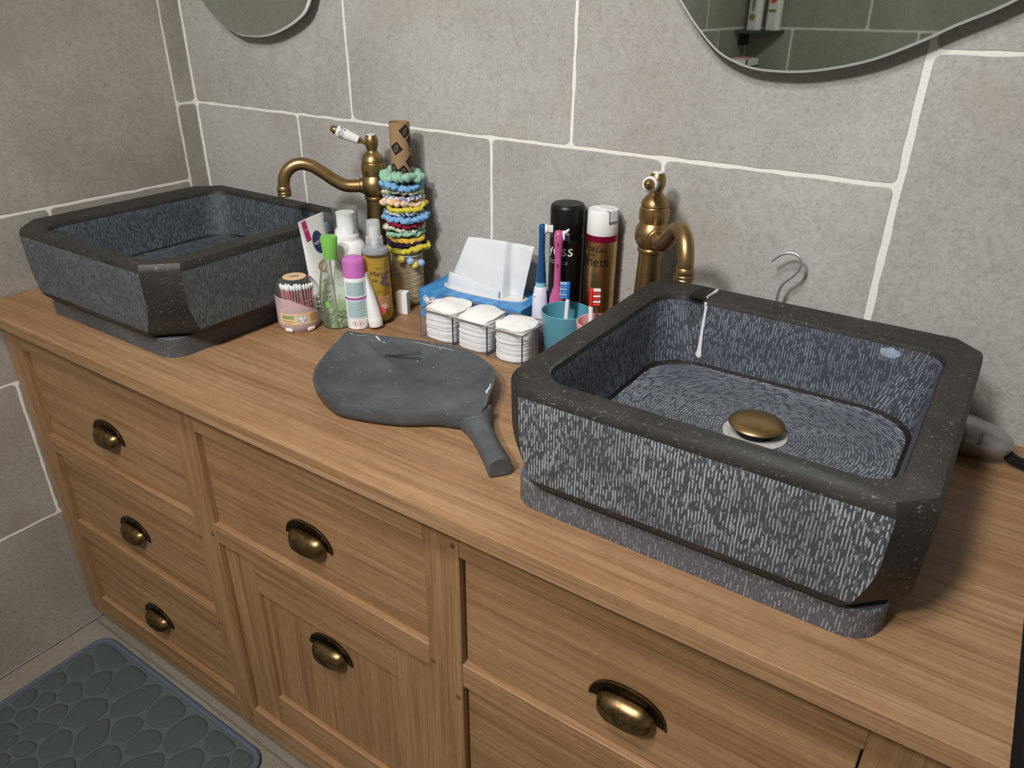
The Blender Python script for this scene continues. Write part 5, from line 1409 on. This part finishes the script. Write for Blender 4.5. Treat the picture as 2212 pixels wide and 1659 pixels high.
def can_gold():
    x, y, r = 1.0845, -0.0335, 0.0260; az = face_az(x, y)
    t = thing('hairspray_can', 'gold hairspray can with a white cap and crimson ring', 'spray can', (x, y, H))
    gold = brushed('gold_lacquer', (186, 146, 92), (222, 186, 130), 0.34, (18, 18, 30), 0.3, 0.7)
    mesh('can', lathe([(0.0, 0.0), (0.0240, 0.0), (r, 0.003), (r, 0.189), (0.0, 0.189)], 44), gold, t, smooth=40)
    mesh('crimson_ring', lathe([(0.0, 0.1885), (r + 0.0003, 0.1885), (r + 0.0003, 0.199), (0.0, 0.199)], 44), plain('crimson_metal', (150, 24, 62), 0.25, 0.6), t, smooth=40)
    capp = lathe([(0.0, 0.1985), (0.0250, 0.1985), (0.0255, 0.1995), (0.0250, 0.2340), (0.0235, 0.2385), (0.0, 0.2390)], 44)
    mesh('cap', capp, M_WHITE, t, smooth=40)
    rot = Matrix.Rotation(az + 0.75, 4, 'Z')
    mesh('spray_button', xf(cat(box(-0.014, 0.0262, -0.0075, 0.0075, 0.2386, 0.2412, 0.001, 1), box(0.0180, 0.0266, -0.0075, 0.0075, 0.222, 0.2405, 0.001, 1)), rot), plain('white_button', (226, 226, 228), 0.4), t)
    mesh('button_slot', xf(cat(box(0.0175, 0.0260, -0.0087, -0.0076, 0.220, 0.2395), box(0.0175, 0.0260, 0.0076, 0.0087, 0.220, 0.2395), box(0.0175, 0.0260, -0.0087, 0.0087, 0.2195, 0.2215)), rot), plain('shadow_gap_grey', (120, 120, 124), 0.6), t)
    e = 0.0003
    mesh('lettering', wrap(text_vf("L'ORÉAL", 0.0118), r + e, az - 0.42, 0.1760), M_BLACK, t)
    mesh('lettering', wrap(text_vf('PARIS', 0.0042), r + e, az - 0.46, 0.1680), M_BLACK, t)
    mesh('lettering', wrap(text_vf('Elnett', 0.0225), r + e, az - 0.50, 0.1560), M_BLACK, t)
can_gold()

def ebrush_white():
    x, y = 0.9975, -0.0790; az = face_az(x, y)
    t = thing('electric_toothbrush', 'electric toothbrush with lavender-white handle and dark blue neck', 'toothbrush', (x, y, H))
    bl = plain('deep_blue_plastic', (28, 76, 128), 0.35)
    mesh('handle', lathe([(0.0, 0.0), (0.0150, 0.0), (0.0160, 0.003), (0.0150, 0.040), (0.0142, 0.070), (0.0132, 0.086), (0.0108, 0.1005), (0.0085, 0.1030), (0.0, 0.1030)], 28), plain('lavender_white_plastic', (222, 220, 240), 0.25), t, smooth=50)
    mesh('handle_back', lathe([(0.0156, 0.004), (0.0163, 0.006), (0.0156, 0.035), (0.0147, 0.070), (0.0137, 0.084), (0.0120, 0.096)], 20, a0=az + 0.95, a1=az + 3.6), plain('indigo_grip', (52, 60, 118), 0.4), t, smooth=60)
    mesh('aqua_ring', lathe([(0.0, 0.1025), (0.0092, 0.1025), (0.0088, 0.1100), (0.0, 0.1100)], 24), plain('aqua_plastic', (132, 196, 206), 0.35), t, smooth=40)
    mesh('neck', lathe([(0.0, 0.1098), (0.0088, 0.1098), (0.0070, 0.135), (0.0054, 0.160), (0.0050, 0.188), (0.0056, 0.199), (0.0054, 0.2060), (0.0038, 0.2090), (0.0, 0.2100)], 24), bl, t, smooth=60)
    d = Vector((0.83, 0.56, 0)).normalized(); rot = Matrix.Translation((0, 0, 0.2010)) @ d.to_track_quat('Z', 'Y').to_matrix().to_4x4()
    mesh('brush_disc', xf(lathe([(0.0, 0.0040), (0.0078, 0.0042), (0.0080, 0.0082), (0.0, 0.0084)], 22), rot), M_WHITE, t, smooth=40)
    B = [xf(mv(lathe([(0.0011, 0.0082), (0.0012, 0.0175), (0.0, 0.0176)], 6), (px, py, 0)), rot) for px in (-0.005, -0.0025, 0.0, 0.0025, 0.005) for py in (-0.005, -0.0025, 0, 0.0025, 0.005) if px * px + py * py < 4.2e-5]
    o = mesh('bristles', cat(*B), M_WHITE, t, smooth=60); o['kind'] = 'stuff'
    k = az - 0.9
    mesh('button', mv(lathe([(0.0, -0.003), (0.0024, -0.002), (0.0028, 0.0), (0.0024, 0.002), (0.0, 0.003)], 10), (0.0128 * math.cos(k), 0.0128 * math.sin(k), 0.088)), M_WHITEG, t, smooth=60)
ebrush_white()
def ebrush_pink():
    x, y = 1.0300, -0.0795; az = face_az(x, y)
    t = thing('electric_toothbrush', 'pink electric toothbrush with a worn round brush head', 'toothbrush', (x, y, H))
    pk = plain('pink_gloss_plastic', (190, 92, 146), 0.22)
    mesh('handle', lathe([(0.0, 0.0), (0.0125, 0.0), (0.0135, 0.003), (0.0128, 0.040), (0.0122, 0.052), (0.0134, 0.066), (0.0138, 0.074), (0.0125, 0.084), (0.0122, 0.087), (0.0085, 0.101), (0.0066, 0.108), (0.0060, 0.113), (0.0, 0.113)], 26), pk, t, smooth=50)
    mesh('neck', lathe([(0.0, 0.112), (0.0062, 0.112), (0.0057, 0.150), (0.0062, 0.172), (0.0080, 0.186), (0.0080, 0.196), (0.0062, 0.203), (0.0, 0.205)], 24), pk, t, smooth=60)
    for z in (0.146, 0.183):
        k = az - 0.15; rr = 0.0060 if z < 0.15 else 0.0077
        mesh('slot', xf(box(-0.0006, 0.0006, -0.0010, 0.0010, -0.0032, 0.0032), Matrix.Translation((rr * math.cos(k), rr * math.sin(k), z)) @ Matrix.Rotation(k, 4, 'Z')), plain('dark_pink_recess', (110, 34, 76), 0.5), t)
    d = Vector((0.83, 0.56, 0.12)).normalized(); rot = Matrix.Translation((0, 0, 0.1945)) @ d.to_track_quat('Z', 'Y').to_matrix().to_4x4()
    mesh('brush_disc', xf(lathe([(0.0, 0.0060), (0.0082, 0.0062), (0.0084, 0.0090), (0.0, 0.0092)], 20), rot), M_WHITE, t, smooth=40)
    rnd = random.Random(4); W = []; D = []
    for i in range(34):
        px, py = rnd.uniform(-0.0075, 0.0075), rnd.uniform(-0.0075, 0.0075)
        if px * px + py * py > 5.2e-5: continue
        q = xf(tube([(px, py, 0.0088), (px * 1.25 + rnd.uniform(-0.001, 0.001), py * 1.25, 0.0135), (px * 1.6 + rnd.uniform(-0.003, 0.003), py * 1.6 + rnd.uniform(-0.003, 0.003), 0.0172)], [0.0011, 0.0010, 0.0008], 6), rot)
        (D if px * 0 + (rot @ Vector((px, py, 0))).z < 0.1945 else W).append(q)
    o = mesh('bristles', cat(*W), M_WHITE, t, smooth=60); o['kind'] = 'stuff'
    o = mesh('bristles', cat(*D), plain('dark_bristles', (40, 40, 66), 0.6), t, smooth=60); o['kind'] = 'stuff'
ebrush_pink()

def cup(label, x, y, h, r, col):
    t = thing('tumbler', label, 'cup', (x, y, H)); rb = r * 0.76
    m = plain(label.split()[0] + '_melamine', col, 0.38)
    mesh('cup', lathe([(0.0, 0.0), (rb - 0.002, 0.0), (rb, 0.002), (r, h - 0.001), (r - 0.0011, h), (r - 0.0024, h - 0.001), (rb - 0.0022, 0.004), (0.0, 0.0038)], 48), m, t, smooth=40)
cup('teal tumbler holding the blue toothbrush', 1.0735, -0.1225, 0.090, 0.0405, (88, 150, 170))
cup('pink tumbler holding the red toothbrush', 1.1530, -0.1570, 0.1005, 0.0355, (226, 172, 174))

def toothbrush(label, foot, head, bdir, hl, ccol, bcol, bcol2, hcol):
    f, hd = Vector(foot), Vector(head); ax = (hd - f); L = ax.length; ax.normalize()
    t = thing('toothbrush', label, 'toothbrush', tuple(f))
    b = Vector(bdir); b = (b - ax * b.dot(ax)).normalized(); s = ax.cross(b)
    rot = Matrix((( s.x, b.x, ax.x, 0), (s.y, b.y, ax.y, 0), (s.z, b.z, ax.z, 0), (0, 0, 0, 1)))
    mh = plain(hcol[0], hcol[1], 0.35); mc = plain(ccol[0], ccol[1], 0.4)
    # handle: flattened tapering rod
    V, Fc = tube([(0, 0, 0.0), (0, 0, 0.004), (0, 0.0008, L * 0.35), (0, 0.0006, L * 0.6), (0, 0, L - hl)], [0.0048, 0.0062, 0.0050, 0.0036, 0.0036], 14)
    mesh('handle', xf((V, Fc), rot), mh, t, smooth=60)
    mesh('head', xf(box(-0.0058, 0.0058, -0.0028, 0.0028, L - hl, L, 0.0024, 3), rot), mc, t, smooth=60)
    for i in range(6):
        z = L - hl + 0.0030 + i * (hl - 0.006) / 5
        mesh('bristle_row', xf(box(-0.0048, 0.0048, 0.0024, 0.0128 + (0.0008 if i % 2 else 0.0), z - 0.0014, z + 0.0014, 0.0003, 1), rot), bcol if i % 2 else bcol2, t)
    return t
wb = plain('white_bristles', (236, 226, 224), 0.7); rbm = plain('red_bristles', (214, 60, 50), 0.6); bb1 = plain('light_blue_bristles', (150, 190, 226), 0.6); bb2 = plain('sky_bristles', (92, 150, 214), 0.6)
toothbrush('toothbrush with blue head and blue bristles in the teal tumbler', (1.0770, -0.1280, H + 0.0045), (1.0745, -0.1190, H + 0.1370), (-0.83, -0.5, 0), 0.028, ('blue_plastic', (30, 104, 196)), bb1, bb2, ('white_handle', (232, 236, 240)))
toothbrush('toothbrush with red head and red and white bristles in the pink tumbler', (1.1400, -0.1600, H + 0.0055), (1.1330, -0.1510, H + 0.1480), (0.83, 0.52, 0), 0.028, ('red_plastic', (220, 40, 34)), wb, rbm, ('white_handle_b', (236, 232, 232)))

# ------------------------------------------------------------------ wire hanger and silver epilator behind the foreground basin
hk = [(1.3775, -0.030, 0.8505), (1.3775, -0.030, 0.940), (1.3775, -0.030, 0.993), (1.3782, -0.030, 1.0047), (1.3824, -0.030, 1.0199), (1.3966, -0.030, 1.0368), (1.4024, -0.030, 1.0518), (1.3986, -0.030, 1.062), (1.3875, -0.030, 1.0661), (1.3737, -0.030, 1.0622), (1.3604, -0.030, 1.0501)]
t = thing('wire_hanger', 'chrome wire hanger whose hook rises behind the foreground basin', 'hanger', (1.3775, -0.030, H))
ofs = Vector((1.3775, -0.030, H))
mesh('hook', tube([p - ofs for p in catmull(hk, 6)], 0.0022, 10), M_CHROME, t, smooth=80)
mesh('bar', tube([(-0.11, 0, 0.0024), (-0.10, 0, 0.0022), (0.0, 0, 0.0022), (0.10, 0, 0.0022), (0.11, 0, 0.0024)], 0.0022, 10), M_CHROME, t, smooth=80)

def device():
    a = Vector((1.600, -0.052, 0.0)); b = Vector((1.7085, -0.0700, 0.0))
    d = (b - a); L = d.length; ang = math.atan2(d.y, d.x)
    t = thing('hair_removal_device', 'silver hand-held appliance with a black cord lying right of the foreground basin', 'appliance', (a.x, a.y, H), ang)
    prof = [(0.0, 0.0), (0.020, 0.001), (0.0275, 0.006), (0.0295, 0.020), (0.0300, 0.045), (0.0290, 0.065), (0.0262, 0.083), (0.0215, 0.098), (0.0150, 0.1085), (0.0085, 0.1135), (0.0, 0.1145)]
    m4 = Matrix.Translation((0, 0, 0.0265)) @ Matrix.Rotation(PI / 2, 4, 'Y')
    body = xf(lathe([(r, z) for r, z in prof], 36), m4)
    body = ([Vector((v.x, v.y, 0.0265 + (v.z - 0.0265) * 0.88)) for v in body[0]], body[1])
    mesh('body', body, plain('silver_satin_plastic', (168, 166, 168), 0.32, 0.75), t, smooth=60)
    sm = []
    for i in range(25):
        q = math.radians(-60 + 150 * i / 24); sm.append(Vector((0.052 + 0.012 * math.cos(q * 1.1), -0.0302 * math.cos(q), 0.0265 + 0.0302 * 0.88 * math.sin(q))))
    mesh('seam', tube(sm, 0.0004, 6), plain('dark_seam', (84, 82, 82), 0.5), t, smooth=80)
    tv = text_vf('PHILIPS', 0.0062); V = []
    for v in tv[0]:
        q = v.x / 0.0278 + math.radians(28); xx = 0.0805 - v.y
        V.append(Vector((xx, -0.0272 * math.cos(q), 0.0265 + 0.0272 * 0.88 * math.sin(q))))
    o = mesh('lettering', (V, tv[1]), M_BLACK, t)
    mesh('cord', tube(catmull([(0.112, 0.0, 0.016), (0.122, 0.002, 0.011), (0.140, 0.006, 0.0075), (0.165, 0.008, 0.0070), (0.20, 0.02, 0.0045)], 6), [0.0075] * 7 + [0.0072] * 6 + [0.0062] * 6 + [0.0045] * 6, 12), M_BLACK, t, smooth=80)
device()

# ------------------------------------------------------------------ added black box standing in for the dark void right of the vanity
t = thing('dark_void_box', 'black box added in place of the dark void right of the oak vanity', 'cabinet', (2.02, -0.31, 0))
mesh('body', box(-0.255, 0.255, -0.26, 0.29, 0.0, 0.70, 0.003, 1), M_BLACK, t)
mesh('door', box(-0.25, 0.25, -0.276, -0.261, 0.02, 0.69, 0.002, 1), M_BLACK, t)
mesh('knob', xf(lathe([(0.0, 0.0), (0.008, 0.0), (0.011, 0.014), (0.0, 0.018)], 16), Matrix.Translation((-0.2, -0.276, 0.4)) @ Matrix.Rotation(PI / 2, 4, 'X')), M_BLACK, t, smooth=50)

# ------------------------------------------------------------------ shower corner seen in the mirror
sh = thing('corner_shelf', 'dark corner shelf in the shower reflected in the mirror', 'shelf', (0.43, -2.6, 1.262))
mesh('plate', prism([(0.0, 0.0), (0.165, 0.0), (0.15, 0.05), (0.10, 0.12), (0.0, 0.165)], 0.0, 0.012, 0.001), plain('dark_grey_metal', (60, 60, 58), 0.4), sh)
mesh('bracket', box(0.0, 0.012, 0.0, 0.10, -0.05, 0.0), plain('dark_grey_metal_b', (44, 44, 42), 0.5), sh)
def shampoo(label, x, y, w, d, h, body, marks, name='shampoo_bottle'):
    t = thing(name, label, 'bottle', (x, y, 1.2745), 0.35)
    ol = rrect(-w / 2, w / 2, -d / 2, d / 2, min(w, d) * 0.4, 4, 6)
    mesh('bottle', prism(ol, 0, h, 0.006), body, t, smooth=40)
    mesh('cap', prism(rrect(-w * 0.32, w * 0.32, -d * 0.35, d * 0.35, d * 0.3, 3, 5), h, h + 0.03, 0.002), body, t, smooth=40)
    for z, hh, ww, m in marks:
        o = mesh('label_mark', xf(disc_vf(ww, hh, 20), Matrix.Translation((0, d / 2 + 0.0006, z)) @ Matrix.Rotation(-PI / 2, 4, 'X')), m, t); fix_normals(o)
orm = plain('orange_flower_print', (222, 92, 40), 0.6); olv = plain('olive_print_b', (130, 124, 60), 0.6)
shampoo('white shampoo bottle with a grey plant print, on the corner shelf in the mirror', 0.478, -2.535, 0.062, 0.038, 0.19, M_WHITE, [(0.10, 0.03, 0.008, plain('grey_plant_print', (120, 124, 112), 0.7)), (0.05, 0.014, 0.016, plain('leaf_print', (170, 150, 90), 0.7))])
shampoo('white bottle with an orange flower print, on the corner shelf in the mirror', 0.553, -2.560, 0.066, 0.036, 0.20, M_WHITE, [(0.125, 0.022, 0.020, orm), (0.075, 0.006, 0.022, olv)])
sp = thing('shower_soap_rack', 'white soap rack with a pink soap bar, in the mirror reflection', 'soap rack', (0.43, -2.42, 1.135))
mesh('tray', cat(box(0.0, 0.11, -0.06, 0.10, 0.0, 0.006), box(0.104, 0.11, -0.06, 0.10, 0.0, 0.03), box(0.0, 0.11, -0.06, -0.054, 0.0, 0.03), box(0.0, 0.11, 0.094, 0.10, 0.0, 0.03)), M_WHITE, sp)
mesh('soap', box(0.02, 0.085, -0.035, 0.07, 0.0065, 0.036, 0.012, 3), plain('pink_soap', (214, 160, 172), 0.5), sp, smooth=60)
